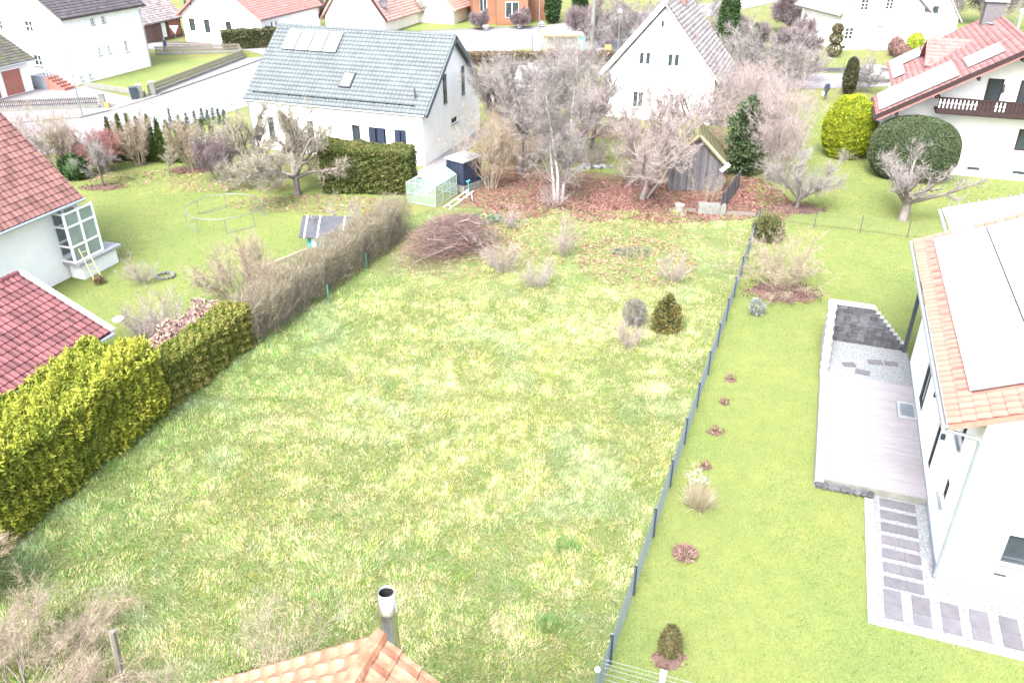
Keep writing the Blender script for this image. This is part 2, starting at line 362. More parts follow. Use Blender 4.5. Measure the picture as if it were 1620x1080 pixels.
# ------------------------------------------------------------------ the ground and everything laid on it
random.seed(5); np.random.seed(5)
def sheet(name, poly, z, m, kind='structure', label=None, cat=None):
    mb = MB(); mb.quad(*[(x, y, z) for x, y in poly]); o = mb.obj(name, m)
    return tag(o, label, cat, kind=kind)
def groundmat(name, cs, scales=(.25, 1.6, 14)):
    m = bpy.data.materials.new(name); m.use_nodes = True; nt = m.node_tree; N = nt.nodes; Lk = nt.links.new
    bs = N['Principled BSDF']; bs.inputs['Roughness'].default_value = .9; bs.inputs['Specular IOR Level'].default_value = .15
    tc = N.new('ShaderNodeTexCoord'); out = None
    for i, sc_ in enumerate(scales):
        nz = N.new('ShaderNodeTexNoise'); nz.inputs['Scale'].default_value = sc_; nz.inputs['Detail'].default_value = 6; nz.inputs['Roughness'].default_value = .7
        Lk(tc.outputs['Object'], nz.inputs['Vector'])
        if out is None:
            cr = N.new('ShaderNodeValToRGB'); e = cr.color_ramp.elements; e[0].position = .34; e[0].color = (*cs[0], 1); e[1].position = .66; e[1].color = (*cs[1], 1)
            Lk(nz.outputs['Fac'], cr.inputs['Fac']); out = cr.outputs['Color']
        else:
            st = N.new('ShaderNodeMapRange'); st.inputs['From Min'].default_value = .42; st.inputs['From Max'].default_value = .68; st.inputs['To Max'].default_value = .75 if i == 1 else .55; Lk(nz.outputs['Fac'], st.inputs['Value'])
            mx = N.new('ShaderNodeMix'); mx.data_type = 'RGBA'; mx.inputs['B'].default_value = (*cs[min(i + 1, len(cs) - 1)], 1)
            Lk(st.outputs[0], mx.inputs['Factor']); Lk(out, mx.inputs['A']); out = mx.outputs['Result']
    Lk(out, bs.inputs['Base Color'])
    bn = N.new('ShaderNodeTexNoise'); bn.inputs['Scale'].default_value = 22; bn.inputs['Detail'].default_value = 5; Lk(tc.outputs['Object'], bn.inputs['Vector'])
    bp = N.new('ShaderNodeBump'); bp.inputs['Strength'].default_value = .5; bp.inputs['Distance'].default_value = .06; Lk(bn.outputs['Fac'], bp.inputs['Height']); Lk(bp.outputs[0], bs.inputs['Normal'])
    return m
G_FIELD = groundmat('rough_meadow', [(.085,.135,.037), (.14,.17,.055), (.18,.17,.09), (.07,.115,.032)])
G_LAWN = groundmat('mown_lawn', [(.105,.15,.042), (.165,.185,.055), (.09,.138,.04), (.185,.182,.07)])
G_FAR = groundmat('far_ground', [(.10,.13,.03), (.17,.17,.06), (.17,.14,.08), (.09,.12,.03)])
G_LITTER = groundmat('leafy_soil', [(.14,.09,.065), (.13,.125,.06), (.17,.085,.07), (.09,.11,.04)], (.5, 2.2, 12))
G_BED = groundmat('bark_mulch', [(.13,.075,.065), (.10,.06,.05), (.17,.11,.095), (.085,.06,.05)], (1.5, 6, 18))

sheet('ground', [(-900,-200),(900,-200),(900,1800),(-900,1800)], -.03, G_FAR)
FIELD = [(-19,4),(-1.6,4),(14.35,46.0),(12.6,46.8),(-3.5,47.5),(-6.1,46.8),(-11.6,30.9),(-15.6,19.6)]
sheet('meadow', FIELD, -.012, G_FIELD)
RLAWN = [(-1.5,4),(16,2),(30,36),(24.6,41.9),(14.45,45.7)]
sheet('lawn_right', RLAWN, -.010, G_LAWN)
NLAWN = [(14.5,45.75),(25,41.9),(32,38),(46,46),(40,52),(26.5,58),(30,74),(22,76),(16.5,60),(15.8,52)]
sheet('lawn_chalet', NLAWN, -.008, G_LAWN)
LLAWN = [(-15.7,19.6),(-11.65,30.9),(-6.15,47.0),(-6.2,52.5),(-12,54.5),(-20,56.2),(-29,57.5),(-31,50),(-27,33),(-21,27)]
sheet('lawn_left', LLAWN, -.010, G_LAWN)
LITTER = [(-3.4,47.6),(12.7,46.9),(14.4,46.1),(16.3,60),(17,66),(0,66),(-1.8,55)]
sheet('leafy_garden', LITTER, -.006, G_LITTER)
sheet('lawn_street', [(-28.4,63.0),(-23.2,66.8),(-20.4,63.2),(-20.2,57),(-27.2,57.6)], -.006, G_LAWN)
sheet('lawn_corner', [(-41.3,81.6),(-33.6,77.0),(-30.2,95.6),(-31.6,98.2),(-39.6,92.4)], -.004, G_LAWN)
sheet('lawn_far', [(-13,115),(4.5,119.5),(7,128),(-16,134),(-22,124)], -.004, G_LAWN)
sheet('lawn_villa', [(26.5,88.5),(36.5,87.5),(39.0,98.0),(28,104),(22,100)], -.004, G_LAWN)
sheet('lawn_hill', [(53,112),(62,108),(75,126),(60,132)], -.004, G_LAWN)
sheet('lawn_back', [(2.0,55.6),(8.2,53.6),(8.8,62),(3.2,64)], .002, G_LAWN)
# streets
sheet('road', [(-60,61.5),(-42,66.8),(-36.1,69.0),(-34.7,71.5),(-32.5,77.2),(-29.2,89.5),(-27.4,96.5),(-31,100.6),(-34,101.2),(-60,101.2),(-60,106),(-31,106),(-26,112),(-12,114.2),(3.5,118.6),(14,128),(40,150),(48,150),(20,118),(14,104),(12,95.0),(-5,94),(-16.5,92.5),(-19,85),(-23.8,72),(-28.8,62.6),(-38,55.5),(-60,50)], .0, M['asphalt'])
sheet('verge_island', [(-1.2,95.6),(2.2,95.2),(2.4,101.6),(.6,101.2)], .006, G_FAR)
sheet('road_right', [(15,79.8),(30.6,80.5),(46,82.5),(75,88),(75,96),(46,90),(36.8,87.2),(26,87.8),(14,88)], .0, M['asphalt'])
sheet('driveway', [(-36.0,72.9),(-34.2,76.0),(-41.3,81.2),(-46.5,80),(-52,83),(-58,70),(-44,71.4)], .004, M['paving'])
sheet('villa_drive', [(46,90.2),(52,91.2),(57,108),(47.5,108)], .005, M['paving'])
sheet('pavement', [(-48,66.0),(-42,67.0),(-36.1,69.2),(-34.6,71.7),(-32.6,77.4),(-29.1,89.6),(-27.3,96.6),(-29.8,95.6),(-33.4,77.3),(-34.4,75.9),(-36.0,72.7),(-43.9,71.2),(-48,70.3)], .03, M['paving'])
def kerb(pts, m='concrete', h=.12, w=.12):
    mb = MB()
    for (x0, y0), (x1, y1) in zip(pts[:-1], pts[1:]):
        d = Vector((x1 - x0, y1 - y0, 0)); L = d.length; d.normalize(); n = Vector((-d.y, d.x, 0))
        mb.obox((x0 + d.x * L / 2, y0 + d.y * L / 2, h / 2 - .02), d, n, (0,0,1), L / 2, w / 2, h / 2 + .02)
    return tag(mb.obj('kerb', M[m]), kind='structure')
kerb([(-42,66.9),(-36.1,69.1),(-34.6,71.6)]); kerb([(-32.6,77.4),(-29.1,89.6),(-27.3,96.6)]); kerb([(-12,114.3),(3.5,118.7)])

# ------------------------------------------------------------------ grass, litter and gravel: stuff nobody could count
rng = np.random.default_rng(7)
def inpoly(x, y, poly):
    c = np.zeros(len(x), bool); n = len(poly); j = n - 1
    for i in range(n):
        xi, yi = poly[i]; xj, yj = poly[j]
        c ^= ((yi > y) != (yj > y)) & (x < (xj - xi) * (y - yi) / (yj - yi + 1e-12) + xi); j = i
    return c
def vnoise(x, y, s, seed=0):
    """smooth value noise 0..1"""
    r = np.random.default_rng(seed).random((64, 64)); x = x * s; y = y * s
    xi = np.floor(x).astype(int); yi = np.floor(y).astype(int); fx = x - xi; fy = y - yi; fx = fx * fx * (3 - 2 * fx); fy = fy * fy * (3 - 2 * fy)
    g_ = lambda a, b: r[(xi + a) % 64, (yi + b) % 64]
    return (g_(0,0) * (1 - fx) + g_(1,0) * fx) * (1 - fy) + (g_(0,1) * (1 - fx) + g_(1,1) * fx) * fy
def fbm(x, y, s, seed=0):
    return .5 * vnoise(x, y, s, seed) + .3 * vnoise(x, y, s * 2.3, seed + 1) + .2 * vnoise(x, y, s * 5.1, seed + 2)
def scatter(poly, dens, far=None, ykeep=(12.0, 200)):
    P = np.array(poly); lo = P.min(0); hi = P.max(0); lo[1] = max(lo[1], ykeep[0]); n = int((hi[0] - lo[0]) * (hi[1] - lo[1]) * dens)
    x = rng.uniform(lo[0], hi[0], n); y = rng.uniform(lo[1], hi[1], n); k = inpoly(x, y, poly)
    d = np.sqrt(y * y + CAM_H ** 2)
    k &= (np.abs(x) < .72 * (y * .872 + CAM_H * .49) + 1.0)
    if far: k &= rng.random(n) < np.clip((far / np.maximum(d, .1)) ** 1.6, .12, 1)
    return x[k], y[k]
def lerp(a, b, t): return a[None] * (1 - t[:, None]) + b[None] * t[:, None]
def blades(x, y, L, wdt, lean, dirang, col, z0=0.0):
    """one triangle per blade: base edge on the ground, tip leaning along dirang"""
    n = len(x); a = rng.uniform(0, 2 * np.pi, n)
    ex, ey = np.cos(a) * wdt / 2, np.sin(a) * wdt / 2
    h = L * np.cos(lean); o = L * np.sin(lean)
    V = np.empty((n, 3, 3), np.float32)
    V[:, 0] = np.stack([x - ex, y - ey, np.full(n, z0 - .02)], 1); V[:, 1] = np.stack([x + ex, y + ey, np.full(n, z0 - .02)], 1)
    V[:, 2] = np.stack([x + np.cos(dirang) * o, y + np.sin(dirang) * o, z0 + h], 1)
    return V.reshape(-1, 3), np.arange(3 * n).reshape(-1, 3), np.repeat(col, 3, axis=0)
A_ = lambda *c: np.array(c, float)

# rough meadow grass: matted tussocks combed in patches
x, y = scatter(FIELD, 1200, far=29)
bare = np.exp(-(((x - 6.3) / 4.2) ** 2 + ((y - 40) / 4.5) ** 2)) + .7 * np.exp(-(((x + 1) / 4) ** 2 + ((y - 44) / 3.5) ** 2))
k = rng.random(len(x)) > .72 * np.clip(bare, 0, 1); x, y = x[k], y[k]
tus = .5 * vnoise(x, y, 2.9, 3) + .5 * vnoise(x, y, 6.5, 4); patch = fbm(x, y, .33, 11); straw = fbm(x, y, 2.1, 21)
green = np.clip((fbm(x, y, .22, 31) - .42) * 3.5, 0, 1)
edge = np.clip(1 - (x - (-14.9 + (y - 19.6) * .355)) / 5.5, 0, 1)       # the shaded lush strip along the hedge
green = np.clip(green * .75 + edge * .9, 0, 1)
n_ = len(x); fine = vnoise(x, y, 4.2, 91)
p_straw = np.clip(.36 + .40 * (straw - .42) + .50 * (fine - .5), .05, .8) * (1 - .6 * edge)
dead = sum(np.exp(-(((x - a) / r) ** 2 + ((y - b) / (r * .8)) ** 2)) for a, b, r in ((1.5,16.4,.5),(-.3,15.2,.6),(-3.1,16.6,.6),(4.6,31.5,1.3),(5.6,27.2,1.0),(-8.6,24.8,.7),(-5.2,20.4,.5),(2.4,22.6,.5),(-2.6,27.5,.6),(5.3,35.2,1.1)))
p_straw = np.clip(p_straw + .42 * dead, 0, .95); p_green = np.clip(.36 + .45 * green, 0, 1)
u1, u2 = rng.random(n_), rng.random(n_)
c = np.where((u2 < p_green)[:, None], A_(.165,.285,.085)[None], A_(.34,.335,.10)[None]) * np.ones((n_, 1))
c = np.where((u1 < p_straw)[:, None], A_(.52,.455,.285)[None], c)
blu = np.clip((fbm(x, y, .5, 77) - .55) * 5, 0, 1) * .5
c = c * (1 - blu[:, None]) + A_(.26,.35,.22)[None] * blu[:, None]
far_ = np.clip((y - 33) / 9, 0, 1) * np.clip((fbm(x, y, .9, 131) - .40) * 4, 0, 1); brn = rng.random(n_) < .55 * far_
c = np.where(brn[:, None], A_(.27,.20,.13)[None], c)
c *= (.55 + .95 * tus)[:, None] * rng.uniform(.65, 1.35, (n_, 1))
L = (.05 + .20 * tus ** 1.5) * rng.uniform(.6, 1.25, n_) * (1 + .35 * np.clip(patch - .5, 0, 1)); L[y > 36] *= .65
ang = 2 * np.pi * vnoise(x, y, .7, 41) * 1.6 + rng.normal(0, 1.0, len(x))
lean = np.clip(rng.normal(.75, .33, len(x)), .1, 1.42)
V, F, C = blades(x, y, L, rng.uniform(.018, .037, len(x)), lean, ang, c, -.012)
put('meadow_grass', npmesh('meadow_grass', V, F, M['grasscol'], C)); tag(bpy.data.objects['meadow_grass'], 'long matted yellow green meadow grass on the open plot', 'grass', kind='stuff')

def lawn(name, poly, dens, far, label, cols, seed, z=-.01, avoid=None, L0=.045):
    x, y = scatter(poly, dens, far=far)
    if avoid is not None:
        k = ~avoid(x, y); x, y = x[k], y[k]
    g1 = np.clip((fbm(x, y, .34, seed) - .38) * 3.6, 0, 1); g2 = np.clip((fbm(x, y, .9, seed + 5) - .45) * 4, 0, 1)
    c = lerp(A_(*cols[0]), A_(*cols[1]), g1); c = c * (1 - .45 * g2[:, None]) + A_(*cols[2])[None] * .45 * g2[:, None]
    us = rng.random(len(x)); dry = us < .10 + .30 * np.clip((fbm(x, y, .55, seed + 9) - .45) * 3, 0, 1)
    c = np.where(dry[:, None], A_(.36,.32,.17)[None] * rng.uniform(.7, 1.2, (len(x), 1)), c)
    c *= rng.uniform(.55, 1.45, (len(x), 1))
    V, F, C = blades(x, y, L0 * rng.uniform(.6, 1.5, len(x)), rng.uniform(.014, .03, len(x)) * np.clip(y / 28, 1, 2.4), np.clip(rng.normal(.8, .35, len(x)), .05, 1.4), rng.uniform(0, 6.28, len(x)), c, z)
    return tag(put(name, npmesh(name, V, F, M['grasscol'], C)), label, 'grass', kind='stuff')
def in_o(x, y):
    dx, dy = x - 12.08, y - 17.17; lx = dx * DB[0] + dy * DB[1]; ly = dx * DA[0] + dy * DA[1]
    return ((lx > -1.8) & (ly > -2.3) & (ly < 13.2)) | ((lx > -3.5) & (ly > 3.0) & (ly < 13.5))
LG = ((.195,.212,.068), (.092,.158,.05), (.23,.215,.10))
lawn('lawn_grass', RLAWN, 900, 24, 'short mown yellow green lawn between wire fence and white house', LG, 50, avoid=in_o)
lawn('lawn_grass', LLAWN, 320, 36, 'short mown garden lawn around the trampoline frame', ((.172,.20,.06), (.092,.155,.046), (.19,.182,.095)), 60)
lawn('lawn_grass', NLAWN, 330, 46, 'short lawn in front of the white chalet with balcony', LG, 70, z=-.008)

def litter(name, pts, n, rad, cols, label, size=(.05, .11)):
    """fallen leaves: small tilted quads strewn round the given (x, y, rx, ry, share) spots"""
    xs, ys = [], []
    for (px_, py_, rx, ry, sh) in pts:
        m_ = int(n * sh); a = rng.uniform(0, 6.28, m_); r = np.sqrt(rng.random(m_)) ** rad
        xs.append(px_ + np.cos(a) * r * rx); ys.append(py_ + np.sin(a) * r * ry)
    x = np.concatenate(xs); y = np.concatenate(ys); m_ = len(x); s = rng.uniform(*size, m_); a = rng.uniform(0, 6.28, m_)
    u = np.stack([np.cos(a), np.sin(a), rng.normal(0, .25, m_)], 1) * s[:, None]; v = np.stack([-np.sin(a), np.cos(a), rng.normal(0, .25, m_)], 1) * s[:, None] * .6
    p = np.stack([x, y, rng.uniform(.01, .05, m_)], 1)
    V = np.stack([p - u, p - v, p + u, p + v], 1).reshape(-1, 3); F = np.arange(4 * m_).reshape(-1, 4)
    cc = np.array(cols)[rng.integers(0, len(cols), m_)] * rng.uniform(.7, 1.3, (m_, 1))
    return tag(put(name, npmesh(name, V, F, M['littercol'], np.repeat(cc, 4, axis=0))), label, 'fallen leaves', kind='stuff')
RED = [(.16,.062,.055), (.14,.078,.062), (.20,.115,.092), (.115,.06,.05), (.19,.085,.075)]
litter('leaf_litter', [(0,51,3.8,4.2,.2),(10,49.5,5.5,3.0,.3),(12.5,47.5,2.6,2.2,.1),(5,50,4,3.2,.16),(2,58,5,6,.10),(12,56,5,6,.08),(7.5,47,5,1.6,.05),(9.8,45.8,2.6,1.0,.05),(.2,46.6,2.2,1.1,.04),(4.8,46.2,1.4,1.2,.025)], 16000, 1.0, RED, 'red brown fallen leaves under the bare trees and timber shed')
litter('leaf_litter', [(3,43.5,7,4.5,.5),(6.5,39.5,3.2,3.4,.3),(-2.2,41,3.4,4,.2)], 3600, 1.0, [(.22,.14,.08),(.20,.095,.07),(.28,.20,.12)], 'scattered brown leaves at the far end of the meadow')
litter('leaf_litter', [(-12.5,48.2,5,1.6,.5),(-18.5,51.5,4,1.2,.25),(-24.5,53.2,4,1.5,.25)], 1800, 1.0, [(.22,.13,.10),(.28,.17,.12),(.18,.12,.09)], 'brown leaves on the lawn under the apple tree and hedge')
litter('leaf_litter', [(15.8,49.5,1.5,4.0,1.0)], 1800, 1.0, RED, 'red leaf strip behind the wooden garden fence')
# meadow tussocks standing out
def tuft(loc, r, h, n, cols, label, name='grass_tuft', group=None, cat='grass tuft'):
    a = rng.uniform(0, 6.28, n); q = np.sqrt(rng.random(n)) * r * .45; x = np.cos(a) * q; y = np.sin(a) * q
    cc = np.array(cols)[rng.integers(0, len(cols), n)] * rng.uniform(.75, 1.25, (n, 1))
    V, F, C = blades(x, y, h * rng.uniform(.6, 1.15, n), rng.uniform(.012, .025, n), np.clip(np.abs(rng.normal(0, .55, n)), 0, 1.3), a + rng.normal(0, .4, n), cc)
    return tag(put(name, npmesh(name, V, F, M['grasscol'], C), loc=(*loc, 0)), label, cat, group)
DG = [(.15,.29,.10), (.19,.34,.12), (.13,.25,.09)]
tuft((1.01,15.4), .6, .24, 420, DG, 'dark green grass tuft in the meadow nearest the steel flue')
tuft((1.66,18.4), .8, .20, 420, DG, 'dark green grass tuft in the meadow farther from the flue')
# ------------------------------------------------------------------ near white house on the right, with its terrace and path
O = empty('white_house', (12.08, 17.17), RZ, 'white house with salmon tiled roof and solar array beside the deck terrace', 'house')
def vy(L, y0, y1, a, b): return (L - y1, L - y0, a, b)
oL = [vy(12.35,7.8,9.25,.38,2.2), vy(12.35,4.3,5.1,.38,2.25), vy(12.35,1.55,2.25,1.3,2.15), vy(12.35,1.6,2.3,3.35,4.2), vy(12.35,6.5,7.3,3.35,4.3), vy(12.35,10.2,11,3.35,4.3)]
oF = [(1.36, 3.2, .98, 2.0), (1.33, 1.68, .45, .62)]
Ws, _ = gable_walls(O, 0, 10, 0, 12.35, 5.42, 7.66, 'y', 'plaster', {'left': oL, 'front': oF}, plinth=.22)
for i, op in enumerate(oL): Ws['left'].window(O, op, 'greyframe', 2 if i == 0 else 1, 1, name='window' if i > 1 else 'terrace_door', sill='zinc' if i > 1 else None)
Ws['front'].window(O, oF[0], 'greyframe', 1, 1, sill='zinc'); Ws['front'].window(O, oF[1], 'darkmetal', 1, 1, name='vent')
def o_skip(u, v): return v > .62 and 1.2 < 13.07 - u - .35 + .35 and (13.05 - u - .35) > .95 and (13.05 - u - .35) < 11.95 and v < 6.3
rf = gable_roof(O, -.95, 10.95, -.35, 12.72, 5.25, 7.9, 'y', 'tile_salmon', tile=(.30,.34), both=(True, False), singles=280, skip=o_skip)
sd = Vector((.9135, 0, .4067)); sn = Vector((-.4067, 0, .9135))
for i in range(11):                                        # solar modules on the slope
    for j in range(3):
        c_ = Vector((-.95, 1.47 + i * 1.01, 5.25)) + sd * (.65 + .87 + j * 1.76) + sn * .10
        fm = MB(); fm.obox(c_, (0,1,0), sd, sn, .495, .865, .02); pn = fm.obj('solar_module', M['zinc'], O)
        gm = MB(); gm.obox(c_ + sn * .022, (0,1,0), sd, sn, .475, .845, .003); gm.obj('solar_glass', M['panel'], pn)
for i in range(20):                                        # snow guards between eave and modules
    c_ = Vector((-.95, 1.2 + i * .57, 5.25)) + sd * .50 + sn * .10
    m_ = MB(); m_.obox(c_, (0,1,0), sd, sn, .02, .10, .035); m_.obj('snow_guard', M['tile_brick'], rf)
gutter(O, (-1.02,-.3,5.16), (-1.02,12.7,5.16), .075)
pipe(O, [(-1.0,-.15,5.12), (-.9,-.12,4.98), (-.12,-.1,4.85), (-.06,-.08,4.7), (-.06,-.08,.1)], .05)
for y_ in (3.6, 6.1): 
    m_ = MB(); m_.box(-.12,-.005,y_-.06,y_+.06,2.35,2.5); m_.obj('wall_lamp', M['greyframe'], O)
m_ = MB(); m_.box(-.07,.07,12.9,13.04,.25,5.2); m_.obj('roof_post', M['greyframe'], O, loc=(-.2,.1,0))
for k in range(5):
    m_ = MB(); m_.box(.9 + k * 1.9, 1.02 + k * 1.9, -.36, 0, 5.3 + .445 * (k * 1.9 + .9) - .0, 5.42 + .445 * (k * 1.9 + .9)); m_.obj('rafter_end', M['whiteframe'], O)
# cross gable with pale metal roof at the far end
b_ = MB(); 
x0, x1, ya, yb, z0, z1 = .2, 9.0, 12.4, 15.6, 4.6, 6.9
xm = (x0 + x1) / 2
b_.slab([(x0,yb,5.7),(x0,ya,5.9),(3.0,ya,6.75),(3.0,yb,6.6)], .12); b_.slab([(3.0,yb,6.6),(3.0,ya,6.75),(6.5,ya,6.0),(6.5,yb,5.85)], .12)
an = b_.obj('annex_roof', M['whiteframe'], O)
s_ = MB()
for i in range(8): s_.box(.35 + i * .34, .39 + i * .34, ya + .1, yb - .1, 5.86 + i * .105, 5.93 + i * .105)
s_.obj('standing_seams', M['zinc'], an)
w_ = MB(); w_.box(.6, 6.3, 12.45, 15.3, 0, 5.55); w_.obj('annex_wall', M['plaster'], O)
gutter(O, (.12,12.45,5.62), (.12,15.55,5.6), .07)

T = empty('terrace', to_world(O, (-1.7, 6.7, 0)), RZ, 'raised grey deck terrace with pale kerb beside the white house', 'terrace')
def tl(x, y, z=0): return (x + 1.7, y - 6.7, z)
def tbox(x0, x1, y0, y1, z0, z1): return MB().box(x0 + 1.7, x1 + 1.7, y0 - 6.7, y1 - 6.7, z0, z1)
tbox(-3.2,-.03,3.25,13.2,0,.22).obj('base', M['concrete'], T)
nb = 48
for i in range(nb):                                        # deck boards
    y0 = 3.28 + i * 7.0 / nb; y1 = y0 + 7.0 / nb - .012
    if 7.85 < (y0 + y1) / 2 < 8.95:
        tbox(-3.12, -.70, y0, y1, .222, .262).obj('deck_board', M['deck'], T)
    else: tbox(-3.12, -.05, y0, y1, .222, .262).obj('deck_board', M['deck'], T)
h_ = tbox(-.68,-.04,7.84,8.98,.222,.285).obj('light_shaft_frame', M['paleslab'], T); tbox(-.58,-.12,7.98,8.82,.286,.292).obj('grating', M['galv'], h_)
for i in range(7): tbox(-3.42,-3.14,3.05 + i * 1.02,3.05 + i * 1.02 + 1.0,0,.36).obj('kerb_stone', M['paleslab'], T)
random.seed(3)
def rock(mb, c, r, rs):
    P = []
    for z in (-.6, .1, .75):
        for k in range(6):
            a = k * math.pi / 3 + z; q = r * (1 - .45 * abs(z)) * rs.uniform(.75, 1.15); P.append((c[0] + q * math.cos(a), c[1] + q * math.sin(a) * .8, c[2] + z * r * .8))
    F = [(k, (k+1) % 6, 6 + (k+1) % 6, 6 + k) for k in range(6)] + [(6 + k, 6 + (k+1) % 6, 12 + (k+1) % 6, 12 + k) for k in range(6)] + [tuple(range(12, 18)), tuple(range(6))[::-1]]
    mb.add(P, F)
rs = random.Random(4)
for i in range(9):
    m_ = MB(); rock(m_, tl(-3.3 + i * .2, 3.02, .14), .16, rs); m_.obj('edge_rock', M['stoneblock'], T)
# gravel strip behind the deck, stepping slabs
tbox(-3.1,-.05,10.32,13.15,.22,.245).obj('gravel_bed', M['gravel'], T)
for (x_, y_, w, d, r_) in [(-2.35,11.2,.5,.34,.3), (-1.85,10.75,.55,.36,-.1), (-1.35,11.75,.55,.36,.25), (-.75,11.85,.5,.34,.1)]:
    m_ = MB(); m_.obox(tl(x_, y_, .262), (math.cos(r_), math.sin(r_), 0), (-math.sin(r_), math.cos(r_), 0), (0,0,1), w / 2, d / 2, .018); m_.obj('stepping_slab', M['paver'], T)
def pebbles(parent, rects, z, dens, m, name='pebbles', avoid=()):
    V, F = [], []; base = np.array([(1,0,0),(-.5,.87,0),(-.5,-.87,0),(0,0,.7)]); n0 = 0
    out = []
    for (x0, x1, y0, y1) in rects:
        n = int((x1 - x0) * (y1 - y0) * dens); x = rng.uniform(x0, x1, n); y = rng.uniform(y0, y1, n); k = np.ones(n, bool)
        for (a, b, c, d) in avoid: k &= ~((x > a) & (x < b) & (y > c) & (y < d))
        out.append(np.stack([x[k], y[k]], 1))
    P = np.concatenate(out); n = len(P); a = rng.uniform(0, 6.28, n); s = rng.uniform(.018, .04, n)
    B = base[None] * s[:, None, None]; ca, sa = np.cos(a)[:, None], np.sin(a)[:, None]
    V = np.stack([P[:, :1] + B[..., 0] * ca - B[..., 1] * sa, P[:, 1:] + B[..., 0] * sa + B[..., 1] * ca, z + B[..., 2]], -1)
    F = np.array([(0,1,3),(1,2,3),(2,0,3)])[None] + (np.arange(n) * 4)[:, None, None]
    return tag(put(name, npmesh(name, V.reshape(-1, 3), F.reshape(-1, 3), m), parent), kind='stuff')
pebbles(T, [(-1.4, 1.64, 3.65, 6.44)], .246, 700, M['gravel'])

BW = empty('block_wall', to_world(O, (-1.7, 13.35, 0)), RZ, 'grey granite block wall stepping down at the back of the terrace', 'wall')
rs = random.Random(8)
nc = 10
for j in range(nc):                                        # courses of dressed blocks, stepping down towards the house
    z0 = .2 + j * .17; xe = 1.62 - max(0, (j - 0)) * .165
    x_ = -1.45 + (.17 if j % 2 else 0)
    if j % 2: 
        m_ = MB(); m_.box(-1.45, -1.45 + .165, -.12, .12, z0, z0 + .162); m_.obj('block', M['stoneblock'], BW)
    while x_ < xe - .1:
        w = min(rs.uniform(.26, .42), xe - x_); m_ = MB(); y0 = -.13 + rs.uniform(-.02, .02)
        m_.box(x_, x_ + w - .012, y0, .12, z0, z0 + .160); m_.obj('block', M['stoneblock'], BW); x_ += w
    m_ = MB(); m_.box(max(-1.45, xe - .17), xe + .01, -.15, .15, z0 + .1605, z0 + .169); m_.obj('step_cap', M['paleslab'], BW)
m_ = MB(); m_.box(-1.72, .05, -.17, .2, 1.905, 1.96); m_.obj('coping', M['paleslab'], BW)
SW = empty('side_wall', to_world(O, (-3.28, 11.7, 0)), RZ, 'pale stone wall stepping down along the lawn edge of the terrace', 'wall')
for j in range(9):
    z0 = .02 + j * .2; y1 = 1.78; y0 = -1.55 + j * .33
    y_ = y0
    while y_ < y1 - .05:
        w = min(rs.uniform(.38, .6), y1 - y_); m_ = MB(); m_.box(-.15 + rs.uniform(-.01,.01), .13, y_, y_ + w - .012, z0, z0 + .19); m_.obj('block', M['paleslab'], SW); y_ += w
    m_ = MB(); m_.box(-.17, .15, y0 - .02, y0 + .34, z0 + .191, z0 + .199); m_.obj('step_cap', M['paleslab'], SW)
m_ = MB(); m_.box(-.18, .16, 1.15, 1.9, 1.82, 1.875); m_.obj('coping', M['paleslab'], SW)
GP = empty('garden_path', to_world(O, (0, 0, 0)), RZ, 'gravel path with pairs of lilac grey slabs around the white house', 'path')
g_ = MB(); g_.box(-1.72, -.03, -2.2, 3.23, -.02, .012); g_.box(-.03, 8, -2.2, -.03, -.02, .012); g_.obj('gravel_bed', M['gravel'], GP)
av = []
for i in range(7):
    y_ = 3.12 - i * .60; x_ = -1.40; q = .60 if i % 2 == 0 else .46
    for w in (q, 1.06 - q):
        m_ = MB(); m_.box(x_, x_ + w - .012, y_ - .40, y_, 0, .035); m_.obj('path_slab', M['paver'], GP); x_ += w
    av.append((-1.42, -.33, y_ - .41, y_ + .01))
for i in range(10):
    x_ = -1.42 + i * .72; y_ = -1.0; q = .55 if i % 2 == 0 else .66
    for w in (q, 1.10 - q):
        m_ = MB(); m_.box(x_, x_ + .45, y_ - w + .012, y_, 0, .035); m_.obj('path_slab', M['paver'], GP); y_ -= w
    av.append((x_ - .01, x_ + .46, -2.11, -.99))
for i in range(11): 
    m_ = MB(); m_.box(-1.86, -1.60, 2.98 - (i + 1) * .475, 2.98 - i * .475 - .01, -.02, .045); m_.obj('edge_slab', M['paleslab'], GP)
for i in range(20):
    m_ = MB(); m_.box(-1.86 + i * .5, -1.86 + i * .5 + .49, -2.42, -2.25, -.02, .045); m_.obj('edge_slab', M['paleslab'], GP)
pebbles(GP, [(-1.6, -.05, -2.2, 2.98), (-.05, 4.0, -2.2, -.05)], .013, 900, M['gravel'], avoid=av)

# ------------------------------------------------------------------ roof under the camera, with its steel flue
Q = empty('gable_house', (-1.87, 8.09), RZ, 'house with stained orange tiled ridge roof at the bottom edge', 'house')
gable_walls(Q, -4.0, 4.0, -9.0, -.35, 4.9, 7.75, 'y', 'plaster')
gable_roof(Q, -4.5, 4.5, -9.2, 0, 4.73, 8.0, 'y', 'tile_stained', tile=(.30,.36), both=(True, True), singles=300, wave=.05)
FL = empty('steel_flue', (-1.80, 8.50), 0, 'shiny steel flue pipe with conical cap beside the orange roof ridge', 'chimney')
m_ = MB(); m_.lathe([(.130,.0),(.130,8.07)], n=28); m_.obj('pipe', M['steel'], FL, smooth=True)
m_ = MB(); m_.lathe([(.130,8.065),(.150,8.07),(.150,8.09),(.143,8.10),(.117,8.45),(.110,8.45),(.106,8.2)], n=28); m_.obj('cap', M['steel'], FL, smooth=True)
m_ = MB(); m_.lathe([(.107,8.42),(.103,8.1),(.0,8.1)], n=28); m_.obj('flue_opening', M['soot'], FL)
